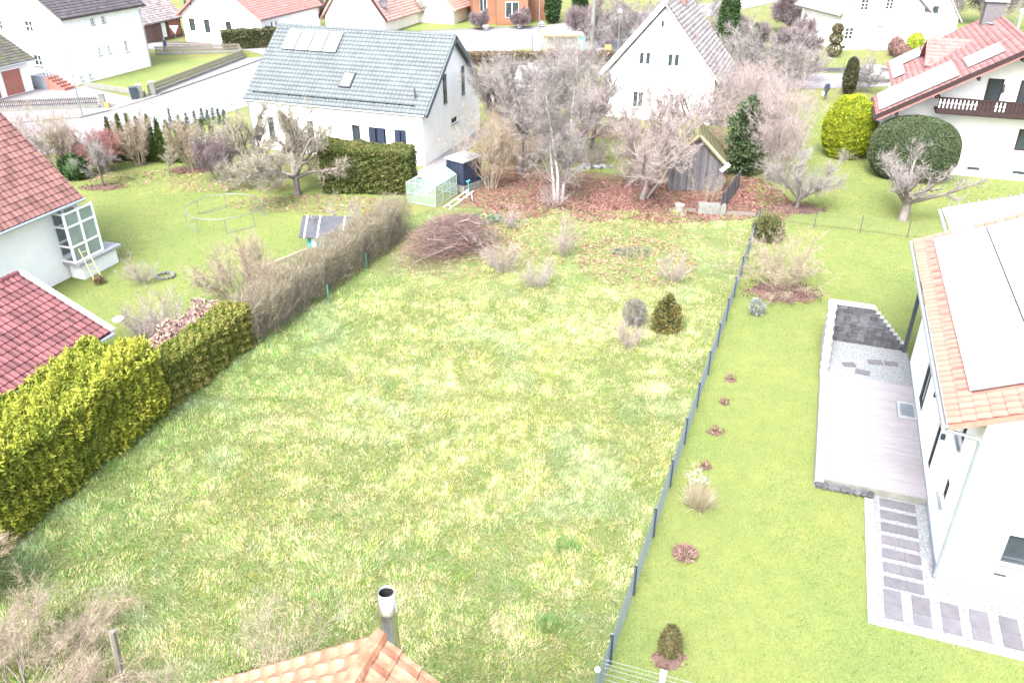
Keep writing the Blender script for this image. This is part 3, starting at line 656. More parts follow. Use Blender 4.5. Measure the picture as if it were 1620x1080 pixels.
m_ = MB(); m_.lathe([(.132,7.2),(.140,7.21),(.140,7.25),(.132,7.26)], n=28); m_.obj('clamp_ring', M['steel'], FL)

# ------------------------------------------------------------------ two red roofs on the left
P = empty('red_roof_house', (-22.19, 37.21), RZ, 'white house with steep red tiled roof and glazed corner, left edge', 'house')
oR = [(12.15, 13.75, 1.0, 3.4)]
Ws, _ = gable_walls(P, -10, 0, -12, 1.9, 3.75, 8.9, 'y', 'plaster', {'right': oR})
Ws['right'].window(P, oR[0], 'whiteframe', 2, 3, name='glazed_corner', fw=.13, pane=M['paleglass'])
gable_roof(P, -10.84, .84, -12.5, 1.5, 3.85, 9.69, 'y', 'tile_red', tile=(.30,.33), both=(False, True), singles=450)
gutter(P, (.9,-12.4,3.78), (.9,1.5,3.78), .075)
m_ = MB(); m_.box(.005,1.05,.05,2.9,.78,.92); m_.obj('balcony_slab', M['paleslab'], P)
m_ = MB(); m_.box(.1,.9,.3,2.6,-.02,.78); m_.obj('slab_support', M['plaster'], P)
bm_ = MB()
for y_ in (.12, 1.0, 1.9): bm_.box(.74,.84,y_ - .05,y_ + .05,.93,3.5)
for z_ in (.97, 1.75, 2.75, 3.42): bm_.box(.75,.83,.17,1.85,z_ - .045,z_ + .045); bm_.box(.005,.735,.08,.16,z_ - .04,z_ + .04)
bay = bm_.obj('glazed_bay', M['whiteframe'], P)
for y0, y1 in ((.18,.94),(1.06,1.84)):
    for z0, z1 in ((1.02,1.70),(1.80,2.70),(2.80,3.37)): MB().quad((.79,y0,z0),(.79,y1,z0),(.79,y1,z1),(.79,y0,z1)).obj('pane', M['paleglass'], bay)
P2 = empty('low_garage', (-15.0, 26.98), RZ, 'low outbuilding with maroon tiled roof and white verge behind yellow hedge', 'garage')
gable_walls(P2, -7.2, -.5, -9, -.35, 2.35, 4.2, 'y', 'plaster')
gable_roof(P2, -7.7, 0, -9.3, 0, 2.6, 4.4, 'y', 'tile_maroon', tile=(.24,.36), both=(False, True), singles=450, wave=.045)
m_ = MB(); m_.slab([(.02,.0,2.66),(.02,.22,2.66),(-3.85,.22,4.47),(-3.85,.0,4.47)], .2); m_.obj('verge_board', M['whiteframe'], P2)
gutter(P2, (.06,-9.2,2.5), (.06,.05,2.5), .07)

# ------------------------------------------------------------------ blue-grey roof house
Gh = empty('blue_roof_house', (-6.06, 55.73), RZ, 'white house with blue grey tiled roof, solar panels and navy shutters', 'house')
oF = [(1.47,2.01,.6,2.4), (2.81,4.0,.6,2.42), (4.74,5.3,.6,2.4), (8.4,9.05,.2,2.42), (9.8,11.05,.2,2.38), (11.8,12.6,.2,2.36)]
oR = [(3.6,4.15,3.5,5.45), (6.95,7.45,3.4,5.45), (4.85,6.0,1.72,2.12)]
Ws, _ = gable_walls(Gh, -13.9, 0, 0, 10.46, 3.58, 7.66, 'x', 'plaster', {'front': oF, 'right': oR[2:]})
for i, op in enumerate(oF):
    Ws['front'].window(Gh, op, 'greyframe', 2 if i in (1, 4) else 1, 1, name='window')
Ws['right'].window(Gh, oR[2], 'greyframe', 2, 1, sill='zinc')
for op in oR[:2]: proud_window(Wall((0,0),(0,10.46),0,8), Gh, op, 'greyframe', 1, sill='zinc')
for i, u0, u1 in ((4,9.75,10.25), (4,10.45,10.95), (5,11.75,12.15), (5,12.25,12.6)):
    m_ = MB(); Ws['front'].bar(m_, u0, u1, .2, 2.4, -.06, -.01); m_.obj('shutter', M['navy'], Gh)
rf = gable_roof(Gh, -14.05, .32, -.22, 10.68, 3.6, 7.86, 'x', 'tile_blue', tile=(.30,.37), both=(True, False))
gutter(Gh, (-14.0,-.30,3.54), (.3,-.30,3.54), .07)
pipe(Gh, [(-13.8,-.28,3.5), (-13.8,-.06,3.2), (-13.8,-.06,.1)], .045)
gv = Vector((0, .788, .616)); gn = Vector((0, -.616, .788)); ge = Vector((0, -.22, 3.6))
m_ = MB(); m_.slab([(.34,-.25,3.62),(.46,-.25,3.62),(.46,5.23,7.92),(.34,5.23,7.92)], .3); m_.slab([(.34,5.23,7.92),(.46,5.23,7.92),(.46,10.75,3.6),(.34,10.75,3.6)], .3); m_.obj('verge', M['tile_blue'], rf)
for i in range(4):
    c_ = ge + Vector((-12.2 + i * 1.15, 0, 0)) + gv * 5.52 + gn * .16
    pn = MB().obox(c_, (1,0,0), gv, gn, .53, .93, .05).obj('solar_collector', M['zinc'], Gh); MB().obox(c_ + gn * .052, (1,0,0), gv, gn, .50, .90, .004).obj('solar_glass', M['panel'], pn)
sk = MB().obox(ge + Vector((-6.4,0,0)) + gv * 2.3 + gn * .12, (1,0,0), gv, gn, .47, .66, .06).obj('skylight', M['greyframe'], Gh)
MB().obox(ge + Vector((-6.4,0,0)) + gv * 2.3 + gn * .185, (1,0,0), gv, gn, .36, .54, .004).obj('pane', M['panel'], sk)
fl = MB(); q = ge + Vector((-.8,0,0)) + gv * 1.2; fl.tube([q, q + Vector((0,0,.75))], .06, 8); fl.tube([q + Vector((0,0,-.05)), q + Vector((0,0,.15))], [.17,.07], 8); fl.obj('vent_pipe', M['darkmetal'], Gh)
for i in range(14):
    q = ge + Vector((-13.4 + i * .97, 0, 0)) + gv * .62 + gn * .1
    MB().obox(q, (1,0,0), gv, gn, .03, .05, .10).obj('snow_guard_bracket', M['anthracite'], rf)
m_ = MB(); m_.tube([ge + Vector((-13.5,0,0)) + gv * .62 + gn * .17, ge + Vector((-.6,0,0)) + gv * .62 + gn * .17], .025, 6); m_.tube([ge + Vector((-13.5,0,0)) + gv * .62 + gn * .11, ge + Vector((-.6,0,0)) + gv * .62 + gn * .11], .025, 6); m_.obj('snow_guard_rail', M['anthracite'], rf)
MB().box(.02,1.3,-1.5,10.4,-.02,.02).obj('gravel_strip', M['paving'], Gh)
MB().box(.02,2.6,-5.2,-.6,-.02,.015).obj('paved_court', M['paleslab'], Gh)

# ------------------------------------------------------------------ white gable house in the middle distance
Lh = empty('gable_house', (7.3, 69.5), RZ, 'white gable house with weathered grey roof and shuttered windows behind the bare trees', 'house')
oF = [(2.55,3.45,4.4,5.36), (4.85,5.75,4.4,5.36)]; 
oFw = [(2.2,3.1,.9,2.2), (5.2,6.1,.9,2.2)]
Ws, wl = gable_walls(Lh, .45, 9.15, .4, 9.3, 3.6, 8.75, 'y', 'plaster', {'front': oFw})
Ws['front'].window(Lh, oFw[0], 'whiteframe', 2, 1, sill='concrete'); Ws['front'].window(Lh, oFw[1], 'whiteframe', 2, 1, sill='concrete')
fw_ = Wall((.45,.4),(9.15,.4),0,9)
for (u0, u1, a, b) in oF:
    for s0, s1 in ((u0 - .52, u0 - .08), (u1 + .08, u1 + .52)):
        m_ = MB(); fw_.bar(m_, s0, s1, a, b, -.05, -.01); sh = m_.obj('shutter', M['zinc'], Lh)
        m_ = MB()
        for k in range(9): fw_.bar(m_, s0 + .05, s1 - .05, a + .06 + k * .1, a + .11 + k * .1, -.062, -.051)
        m_.obj('louvres', M['plinth'], sh)
    for s0, s1 in ((u0, (u0 + u1) / 2 - .06), ((u0 + u1) / 2 + .06, u1)):
        m_ = MB(); fw_.bar(m_, s0, s1, a, b, -.04, -.005); w_ = m_.obj('window', M['whiteframe'], Lh)
        m_ = MB(); fw_.bar(m_, s0 + .04, s1 - .04, a + .05, b - .05, -.046, -.041); m_.obj('pane', M['glass'], w_)
m_ = MB(); fw_.bar(m_, 4.1, 4.3, 7.3, 7.75, -.03, -.003); m_.obj('vent_slit', M['glass'], Lh)
rf = gable_roof(Lh, 0, 9.6, .0, 9.5, 3.45, 9.15, 'y', 'tile_grey', tile=(.3,.36), both=(False, True))
m_ = MB(); m_.slab([(-.04,-.06,3.52),(.1,-.06,3.52),(4.8,-.06,9.2),(4.7,-.06,9.22)], .1); m_.slab([(-.06,-.05,3.45),(-.06,.06,3.45),(4.78,.06,9.2),(4.78,-.05,9.2)], .2); m_.obj('bargeboard', M['whiteframe'], rf)
m_ = MB(); m_.box(5.0,5.6,5.0,5.6,8.4,10.2); m_.obj('chimney', M['tile_brick'], rf)
m_ = MB(); m_.tube([(7.3,1.2,6.2),(7.3,1.2,6.9)], .06, 6); m_.obj('vent_pipe', M['tile_brick'], rf)
gutter(Lh, (-.06,0,3.4), (-.06,9.5,3.4)); gutter(Lh, (9.66,0,3.4), (9.66,9.5,3.4))
pipe(Lh, [(0,.1,3.35), (.4,.3,3.0), (.42,.34,.1)])
pipe(Lh, [(9.6,.1,3.35), (9.2,.3,3.0), (9.18,.34,.1)])

# ------------------------------------------------------------------ chalet with balcony on the right
Nh = empty('chalet', (23.8, 54.0), RZ, 'wide white chalet with red tiled roof, dark carved balcony and roof panels', 'house')
oF = [(5.75,6.65,4.4,6.35), (7.6,8.6,4.4,6.35), (8.3,9.2,2.0,3.35), (3.2,4.2,2.0,3.2), (5.8,6.75,.42,.68), (8.5,9.4,.42,.68)]
tn = math.tan(R(31))
wm = MB(); W_ = Wall((.5,2.0),(15.5,2.0),0,4.0); W_.emit(wm, [])   # lower storey front (windows below are set proud in frames)
wm.quad((.5,2.0,4.0),(15.5,2.0,4.0),(8,2.0,8.38)); Wall((.5,6),(.5,2.0),0,4.0).emit(wm); Wall((1.6,16),(1.6,6),0,4.5).emit(wm); wm.quad((.5,6,0),(1.6,6,0),(1.6,6,4.6),(.5,6,4.0)); Wall((15.5,2.0),(15.5,16),0,4.0).emit(wm); Wall((15.5,16),(1.6,16),0,4.0).emit(wm)
wm.obj('wall', M['plaster'], Nh)
for i, (u0, u1, a, b) in enumerate(oF):
    m_ = MB(); W_.bar(m_, u0, u1, a, b, -.07, -.005); w_ = m_.obj('window' if i > 1 else 'balcony_door', M['brownframe'] if i < 3 else M['whiteframe'], Nh)
    m_ = MB(); W_.bar(m_, u0 + .09, u1 - .09, a + .09 if i < 4 else a + .03, b - .09 if i < 4 else b - .03, -.078, -.071); m_.obj('pane', M['glass'], w_)
m_ = MB(); m_.box(.5,15.5,1.96,1.997,0,.35); m_.obj('plinth', M['plaster'], Nh)
m_ = MB()
m_.slab([(0,6.3,3.75),(0,0,3.75),(8,0,3.75 + 8 * tn),(8,6.3,3.75 + 8 * tn)], .16); m_.slab([(1.1,16.5,3.75 + 1.1 * tn),(1.1,6.3,3.75 + 1.1 * tn),(8,6.3,3.75 + 8 * tn),(8,16.5,3.75 + 8 * tn)], .16)
m_.slab([(16,0,3.75),(16,16.5,3.75),(8,16.5,3.75 + 8 * tn),(8,0,3.75 + 8 * tn)], .16)
rf = m_.obj('roof', M['tile_brick'], Nh)
nd = Vector((math.cos(R(31)), 0, math.sin(R(31)))); nn = Vector((-math.sin(R(31)), 0, math.cos(R(31))))
tiles(Nh, rf, (0,6.3,3.75), (0,-1,0), nd, 6.3, 9.33, .3, .36, M['tile_brick']); tiles(Nh, rf, (1.1,16.5,3.75 + 1.1 * tn), (0,-1,0), nd, 10.2, 8.05, .3, .36, M['tile_brick'])
m_ = MB(); m_.tube([(8,-.02,8.58),(8,16.5,8.58)], .14, 8); m_.obj('ridge_tiles', M['tile_brick'], rf)
m_ = MB(); m_.slab([(-.03,-.06,3.72),(-.03,.0,3.72),(8,.0,3.72 + 8 * tn),(8,-.06,3.72 + 8 * tn)], .26); m_.obj('bargeboard', M['brownframe'], rf)
gutter(Nh, (-.08,0,3.68), (-.08,6.3,3.68), .08, 'brownframe'); pipe(Nh, [(-.05,.2,3.6), (.42,1.9,3.1), (.44,1.92,.1)], .045, 'zinc')
def chal_panel(s0, s1, y0, y1, nu, nv):
    for i in range(nu):
        for j in range(nv):
            ds, dy = (s1 - s0) / nu, (y1 - y0) / nv; c_ = Vector((0, y0 + (j + .5) * dy, 3.75)) + nd * (s0 + (i + .5) * ds) + nn * .15
            pn = MB().obox(c_, (0,1,0), nd, nn, dy / 2 - .01, ds / 2 - .01, .03).obj('solar_module', M['zinc'], Nh); MB().obox(c_ + nn * .032, (0,1,0), nd, nn, dy / 2 - .03, ds / 2 - .03, .003).obj('solar_glass', M['panel'], pn)
chal_panel(.3, 5.25, 1.3, 6.2, 3, 5); chal_panel(5.85, 8.05, 2.35, 5.3, 1, 3); chal_panel(1.5, 3.8, 12.6, 15.9, 1, 3); chal_panel(1.5, 2.4, 9.0, 12.4, 1, 3)
dm = MB(); zc = 6.0                                                # cross dormer
dm.box(3.3, 9, 8.2, 12.2, 4.2, zc); dm.quad((3.3,8.2,zc),(3.3,12.2,zc),(3.3,10.2,7.3)); dmo = dm.obj('dormer', M['board_brown'], Nh)
m_ = MB(); m_.slab([(3.0,7.9,5.82),(9.0,7.9,5.82),(9.0,10.2,7.4),(3.0,10.2,7.4)], .12); m_.slab([(9.0,12.5,5.82),(3.0,12.5,5.82),(3.0,10.2,7.4),(9.0,10.2,7.4)], .12); dr = m_.obj('dormer_roof', M['tile_brick'], Nh)
tiles(Nh, dr, (3.0,7.9,5.82), (1,0,0), (0,2.3,1.58), 4.9, 2.79, .3, .35, M['tile_brick'])
m_ = MB(); m_.box(6.8,8.1,13.6,14.9,7.2,9.6); ch = m_.obj('chimney', M['board_grey'], Nh); m_ = MB(); m_.box(6.65,8.25,13.45,15.05,9.6,9.75); m_.obj('chimney_cap', M['paleslab'], ch)
an = MB(); an.tube([(8.2,9.6,8.5),(8.2,9.6,12.5)], .03, 6)
for k in range(4): an.tube([(7.6,9.6,12.3 - k * .35),(8.8,9.6,12.3 - k * .35)], .018, 5)
for k in range(5): an.tube([(7.7 + k * .25,9.3,11.2),(7.7 + k * .25,9.9,11.2)], .015, 5)
an.obj('antenna', M['galv'], Nh)
an = MB(); an.tube([(7.0,6.6,7.9),(7.0,6.6,8.7),(6.3,6.6,8.9)], .03, 6); an.lathe([(.02,0),(.2,.06),(.28,.14)], (6.25,6.6,8.9), 14); an.obj('satellite_dish', M['galv'], Nh)
bal = MB(); bal.box(3.5, 15.5, .5, 1.99, 4.25, 4.38); bo = bal.obj('balcony_floor', M['brownframe'], Nh)
br = MB(); br.box(3.5, 15.5, .47, .54, 5.2, 5.3); br.box(3.5, 15.5, .47, .54, 4.3, 4.6); br.box(3.47,3.55,.5,1.99,5.2,5.29); br.obj('balcony_rail', M['brownframe'], bo)
MB().box(3.5,15.5,.55,.575,4.6,5.2).obj('railing_panel', M['brownframe'], bo)
for k in range(34):
    x_ = 3.6 + k * .23; solid = 5.75 < x_ < 6.7 or x_ > 7.3
    if solid: MB().box(x_ - .1, x_ + .1, -.36 + .86, -.33 + .86, 4.6, 5.2).obj('baluster_board', M['brownframe'], bo)
    else:
        m_ = MB(); m_.lathe([(.03,4.55),(.06,4.62),(.03,4.72),(.08,4.86),(.03,5.0),(.055,5.06),(.03,5.12)], (x_, .505, .07), 6); m_.obj('baluster', M['whiteframe'], bo)
m_ = MB(); m_.tube([(7.2,1.85,5.75),(7.2,1.85,6.05)], .05, 6); m_.lathe([(.02,0),(.1,.05),(.06,.25),(.02,.3)], (7.2,1.82,5.55), 8); m_.obj('wall_lantern', M['darkmetal'], Nh)
for x_ in (1.2, 3.3, 5.4, 7.5):
    m_ = MB(); m_.box(x_ - .07, x_ + .07, .05, 2.0, 3.75 + x_ * tn - .5, 3.75 + x_ * tn - .3); m_.obj('purlin_end', M['brownframe'], Nh)
# ------------------------------------------------------------------ houses farther back
A = empty('white_house', (-42.1, 81.5), RZ, 'large plain white two storey house with dark roof at the street corner', 'house')
oR = [(3.5,4.0,5.05,5.65), (4.9,5.4,5.05,5.7), (3.6,3.95,2.2,2.95), (4.85,5.2,2.2,2.9), (7.2,7.65,1.95,3.0), (.6,1.0,.35,.75), (1.7,2.1,.35,.75)]
oF = [(11 - 4.7, 11 - 3.7, 4.7, 5.7), (11 - 8.5, 11 - 7.5, 4.7, 5.7), (11 - 4.7, 11 - 3.7, 1.6, 2.6)]
Ws, _ = gable_walls(A, -11, 0, 0, 10.3, 6.15, 10.3, 'y', 'plaster', {'right': oR, 'front': oF})
for op in oR: Ws['right'].window(A, op, 'whiteframe', 2, 2, sill='paleslab')
for op in oF: Ws['front'].window(A, op, 'whiteframe', 2, 2, sill='paleslab')
gable_roof(A, -11.5, .5, -.4, 10.7, 6.1, 10.6, 'y', 'tile_dark', tile=(.3,.36), both=(False, True))
gutter(A, (.56,-.4,6.05), (.56,10.7,6.05), .07, 'brownframe'); pipe(A, [(.5,10.4,6.0), (.08,10.25,5.6), (.08,10.25,.1)], .05)
B = empty('double_garage', (-45.3, 79.6), RZ, 'white garage with red brown doors and mossy dark roof at the left edge', 'garage')
oR = [(6.05,8.1,.02,2.2), (3.4,5.5,.02,2.2)]
Ws, _ = gable_walls(B, -6.5, 0, -9, 0, 2.9, 4.75, 'y', 'plaster', {'right': [(u0, u1, a, b) for u0, u1, a, b in oR]})
M['door_red'] = mat('red_brown_door', (.30,.11,.085), (.34,.14,.11), 4, .6)
for (u0, u1, a, b) in oR:
    m_ = MB(); Ws['right'].bar(m_, u0, u1, a, b, .1, .14); d_ = m_.obj('garage_door', M['door_red'], B)
    m_ = MB()
    for k in range(1, 5): Ws['right'].bar(m_, u0 + .03, u1 - .03, a + k * .43, a + k * .43 + .02, .09, .099)
    m_.obj('door_ribs', M['door_red'], d_)
gable_roof(B, -7.1, .6, -9.3, .55, 2.75, 5.0, 'y', 'tile_moss', tile=(.3,.36), both=(False, True))
gutter(B, (.66,-9.3,2.7), (.66,.55,2.7), .06)
S = empty('entrance_stairs', (-43.9, 80.2), RZ, 'red tiled entrance steps between the garage and the large white house', 'stairs')
for k in range(5): MB().box(.1 + .42 * k - .3, .1 + .42 * k + .12, -.3, 1.0, 0, 1.1 - .21 * k).obj('step', M['door_red'], S)
MB().box(-1.9,-.21,-.3,1.2,0,1.15).obj('landing', M['plinth'], S)
m_ = MB()
for k in range(6): m_.tube([(-.2 + k * .42,-.28,1.1 - .2 * k),(-.2 + k * .42,-.28,1.95 - .2 * k)], .03, 5)
m_.tube([(-.2,-.28,1.95),(1.9,-.28,.95)], .035, 5); m_.obj('handrail', M['darkmetal'], S)

C = empty('timber_barn', (-44.4, 105.0), RZ, 'dark brown timber barn with grey roof between two white houses', 'barn')
m_ = MB(); m_.box(-7,0,0,6.5,0,2.35); m_.quad((-7,0,2.35),(0,0,2.35),(-3.5,0,5.2)); m_.obj('wall', M['board_brown'], C)
for k in range(24): MB().box(.005,.03,.03 + k * .27,.03 + k * .27 + .25,.35,2.3).obj('wall_board', M['board_brown'], C)
MB().box(.032,.07,2.9,3.6,.3,2.0).obj('door', M['whiteframe'], C); MB().box(.031,.06,4.2,6.2,.3,2.0).obj('gate', M['door_red'], C)
gable_roof(C, -7.6, .6, -.5, 7.0, 2.25, 5.5, 'y', 'tile_grey', tile=(.3,.36), both=(False, True))
D = empty('red_roof_house', (-40.2, 106.6), RZ, 'white house with bright red roof behind the dark street hedge', 'house')
oF = [(.9,1.75,1.3,2.75), (3.1,3.9,1.2,2.7), (.7,1.1,4.3,4.8), (1.35,1.75,4.3,4.8), (6.2,7.0,1.2,2.6)]
Ws, _ = gable_walls(D, 0, 11.2, 0, 13, 3.25, 7.3, 'y', 'plaster', {'front': [oF[0], oF[1], oF[4]], 'right': [(2.0,2.5,1.9,2.5), (2.9,3.4,1.9,2.5)]})
for i in (0, 1, 4): Ws['front'].window(D, oF[i], 'brownframe', 1, 1)
for i in (2, 3): proud_window(Wall((0,0),(11.2,0),0,9), D, oF[i], 'greyframe')
for op in ((2.0,2.5,1.9,2.5), (2.9,3.4,1.9,2.5)): Ws['right'].window(D, op, 'whiteframe', 1, 1)
M['tile_bright'] = mat('bright_red_tile', (.42,.15,.135), (.50,.20,.18), 1, .75, .15, 40, rnd=.12)
gable_roof(D, -.5, 11.7, -.6, 13.4, 3.1, 7.6, 'y', 'tile_bright', tile=(.3,.36), both=(False, True))
gutter(D, (11.76,-.6,3.05), (11.76,13.4,3.05), .07, 'darkmetal')
Hh = empty('gable_house', (-24.6, 115.2), RZ, 'cream gable house with faded pink roof and satellite dish behind the blue roof', 'house')
gable_walls(Hh, 0, 8.6, 0, 13, 1.8, 7.6, 'y', 'cream')
proud_window(Wall((0,0),(8.6,0),0,9), Hh, (3.9,4.1,4.7,5.2), 'greyframe')
rf = gable_roof(Hh, -.6, 9.2, -.5, 13.4, 1.5, 7.9, 'y', 'tile_pink', tile=(.32,.38), both=(False, True))
m_ = MB(); m_.slab([(-.62,-.56,1.5),(-.62,-.5,1.5),(4.3,-.5,7.95),(4.3,-.56,7.95)], .3); m_.slab([(4.3,-.56,7.95),(4.3,-.5,7.95),(9.22,-.5,1.5),(9.22,-.56,1.5)], .3); m_.obj('bargeboard', M['brownframe'], rf)
m_ = MB(); m_.slab([(9.2,4.2,1.62),(9.2,4.7,1.62),(4.3,4.7,8.02),(4.3,4.2,8.02)], .05); m_.obj('verge_tiles', M['tile_bright'], rf)
m_ = MB(); m_.tube([(8.4,1.2,2.6),(8.4,1.2,3.6)], .04, 6); m_.obj('dish_mast', M['galv'], Hh)
m_ = MB()
for i in range(14): m_.tube([(8.4,1.0,3.55)], .01) if False else None
dish = MB(); c_ = Vector((8.3,.9,3.7)); dn = Vector((.3,-.85,.42)).normalized(); du = dn.cross(Vector((0,0,1))).normalized(); dv = du.cross(dn)
ring = [[c_ - dn * dd + (du * math.cos(k * math.pi / 8) + dv * math.sin(k * math.pi / 8)) * rr for k in range(16)] for rr, dd in ((.05,.18),(.35,.12),(.6,0))]
dish.add([tuple(p) for r_ in ring for p in r_], [(a * 16 + k, a * 16 + (k + 1) % 16, a * 16 + 16 + (k + 1) % 16, a * 16 + 16 + k) for a in range(2) for k in range(16)] + [tuple(range(16))])
dish.obj('satellite_dish', M['tile_dark'], Hh)
H2 = empty('pink_roof_house', (-17.5, 124.0), RZ, 'large faded pink tiled roof right of the cream gable', 'house')
gable_walls(H2, 0, 10, 0, 14, 2.0, 6.6, 'y', 'cream'); gable_roof(H2, -.6, 10.6, -.4, 14.4, 1.8, 7.0, 'y', 'tile_pink', tile=(.32,.38), both=(True, True))
I = empty('timber_house', (-5.3, 120.2), R(7), 'orange brown timber clad house beyond the crossroads', 'house')
oF = [(.9,1.9,1.6,3.5), (4.6,6.3,1.0,3.0)]
Ws, _ = gable_walls(I, 0, 7.4, 0, 9, 5.5, 8.2, 'y', 'board_orange', {'front': oF})
for op in oF: Ws['front'].window(I, op, 'whiteframe', 2, 1, pane=M['glass'])
MB().box(3.1,7.4,-1.2,-.01,0,5.4).obj('bay', M['board_orange'], I)
proud_window(Wall((3.1,-1.2),(7.4,-1.2),0,5), I, (1.2,3.0,1.0,3.0), 'whiteframe', 2)
MB().box(7.5,11.4,3,8.5,0,4.6).obj('side_wing', M['board_orange'], I)
gable_roof(I, -.7, 8.1, -1.6, 9.6, 5.2, 8.4, 'y', 'tile_dark', tile=(.32,.38), both=(False, False))
for k in range(14): MB().box(3.1,7.4,-1.212,-1.201,.06 + k * .38,.06 + k * .38 + .34).obj('cladding_board', M['board_orange'], I) if k in (0, 9, 10, 11, 12, 13) else None

# white villa, upper right, with its garage wing
Mh = empty('white_villa', (38.0, 100.6), R(12), 'white villa with small paned windows and garage wing, upper right', 'house')
MW = Wall((0,0),(10.5,0),0,9)
m_ = MB(); Wall((0,0),(10.5,0),0,4.4).emit(m_); Wall((10.5,0),(10.5,9),0,4.4).emit(m_); Wall((0,9),(0,0),0,4.4).emit(m_); Wall((10.5,9),(0,9),0,4.4).emit(m_); m_.quad((0,0,4.4),(10.5,0,4.4),(5.25,0,8.6)); m_.obj('wall', M['plaster'], Mh)
def arched(W_, root, u0, u1, a, b, fm='whiteframe'):
    pts = [(u0, a), (u1, a), (u1, b - .25)] + [((u0 + u1) / 2 + (u1 - u0) / 2 * math.cos(t), b - .25 + .25 * math.sin(t)) for t in (math.pi * k / 8 for k in range(1, 8))] + [(u0, b - .25)]
    n = len(pts); m_ = MB(); m_.add([W_.P(u, z, -.05) for u, z in pts] + [W_.P(u, z, -.003) for u, z in pts], [tuple(range(n))] + [(i, n + i, n + (i + 1) % n, (i + 1) % n) for i in range(n)]); w_ = m_.obj('window', M[fm], root)
    cu, cz = (u0 + u1) / 2, (a + b) / 2; hu = (u1 - u0) / 2
    for su in (0, 1):
        for sz in range(3):
            z0 = a + .08 + sz * (b - a - .2) / 3; x0 = u0 + .08 + su * (hu - .02); m_ = MB(); W_.bar(m_, x0, x0 + hu - .14, z0, z0 + (b - a - .2) / 3 - .06, -.056, -.051); m_.obj('pane', M['glass'], w_)
arched(MW, Mh, 2.0, 3.0, 4.3, 5.6); arched(MW, Mh, 5.2, 6.2, 4.3, 5.6); arched(MW, Mh, .6, 1.7, 1.2, 2.6)
m_ = MB(); MW.bar(m_, 4.4, 5.5, .5, 2.7, -.06, -.004); d_ = m_.obj('front_door', M['whiteframe'], Mh)
for k in range(3): m_ = MB(); MW.bar(m_, 4.55 + k * .3, 4.75 + k * .3, 2.3, 2.55, -.066, -.061); m_.obj('pane', M['glass'], d_)
for k in range(3): MB().box(4.0,5.9,-1.4 + k * .4,-.01,.18 * k,.18 * (k + 1)).obj('door_step', M['paleslab'], Mh)
proud_window(MW, Mh, (.3,1.0,.2,.5), 'darkmetal')
gable_roof(Mh, -.9, 11.4, -.5, 9.5, 3.9, 8.85, 'y', 'tile_grey', tile=(.32,.38), both=(False, False))
MG = empty('garage_wing', (48.6, 106.0), R(-8), 'cream garage wing with square black window beside the villa', 'garage')
m_ = MB(); GW = Wall((0,0),(5.2,0),0,9); Wall((0,0),(5.2,0),0,2.9).emit(m_); Wall((5.2,0),(5.2,9),0,2.9).emit(m_); Wall((0,9),(0,0),0,2.9).emit(m_); m_.quad((0,0,2.9),(5.2,0,2.9),(2.6,0,6.6)); m_.obj('wall', M['cream'], MG)
proud_window(GW, MG, (2.0,2.7,3.4,4.2), 'darkmetal')
m_ = MB(); GW.bar(m_, .8, 3.7, .03, 2.3, -.03, -.003); m_.obj('garage_door', M['whiteframe'], MG)
gable_roof(MG, -.5, 5.7, -.3, 9.3, 2.5, 6.9, 'y', 'tile_grey', tile=(.32,.38), both=(False, True))
MB().box(5.22,5.3,.2,6,.1,2.3).obj('side_door', M['navy'], MG)

# flat roofed bungalow and little tiled shed behind the blue-roof house
BG = empty('flat_roof_annex', (-2.8, 70.2), RZ, 'low building with pale flat roof behind the blue roof gable', 'outbuilding')
MB().box(.3,5.4,4.2,9.5,0,2.15).obj('wall', M['plaster'], BG); MB().box(0,5.7,3.9,9.8,2.15,2.35).obj('flat_roof', M['paleslab'], BG); MB().box(1.4,1.8,8.5,8.9,2.35,2.75).obj('vent', M['whiteframe'], BG)
TS = empty('tool_shed', (-2.0, 68.3), RZ, 'small brown shed with corrugated grey roof by the blue roof gable', 'shed')
MB().box(.2,3.1,.3,2.6,0,1.55).obj('wall', M['board_brown'], TS); m_ = MB(); m_.quad((3.1,.3,1.55),(3.1,2.6,1.55),(3.1,1.45,2.3)); m_.obj('gable', M['board_brown'], TS)
gable_roof(TS, -.1, 3.3, 0, 2.9, 1.45, 2.45, 'x', 'tile_grey', tile=(.26,.6), both=(True, False), wave=.06)

# ------------------------------------------------------------------ garden buildings
SH = empty('timber_shed', (11.6, 50.55), R(-8), 'weathered grey board shed with mossy roof under the bare trees', 'shed')
rs = random.Random(12)
M['moss'] = mat('mossy_roof', (.13,.15,.05), (.20,.17,.12), 3, .95, .5, 20, c3=(.16,.15,.07))
m_ = MB(); m_.box(-1.6,1.6,.04,4.4,0,1.95); m_.quad((-1.6,.04,1.95),(1.6,.04,1.95),(0,.04,3.5)); m_.obj('frame', M['oldwood'], SH)
x_ = -1.62
while x_ < 1.6:
    w = rs.uniform(.13, .21); xc = x_ + w / 2; zt = 3.5 - 1.55 * abs(xc) / 1.6 if rs.random() > .15 else 2.4 - .3 * abs(xc)
    m_ = MB(); m_.obox((xc, .02 - rs.uniform(0,.015), zt / 2 + rs.uniform(0,.06)), (1,0,rs.uniform(-.01,.01)), (0,1,0), (0,0,1), w / 2 - .006, .014, zt / 2); m_.obj('wall_board', M['board_grey'], SH); x_ += w
y_ = .05
while y_ < 4.3:
    w = rs.uniform(.14, .22); m_ = MB(); m_.box(1.605,1.63,y_,y_ + w - .012,.02,1.93); m_.obj('wall_board', M['board_grey'], SH); y_ += w
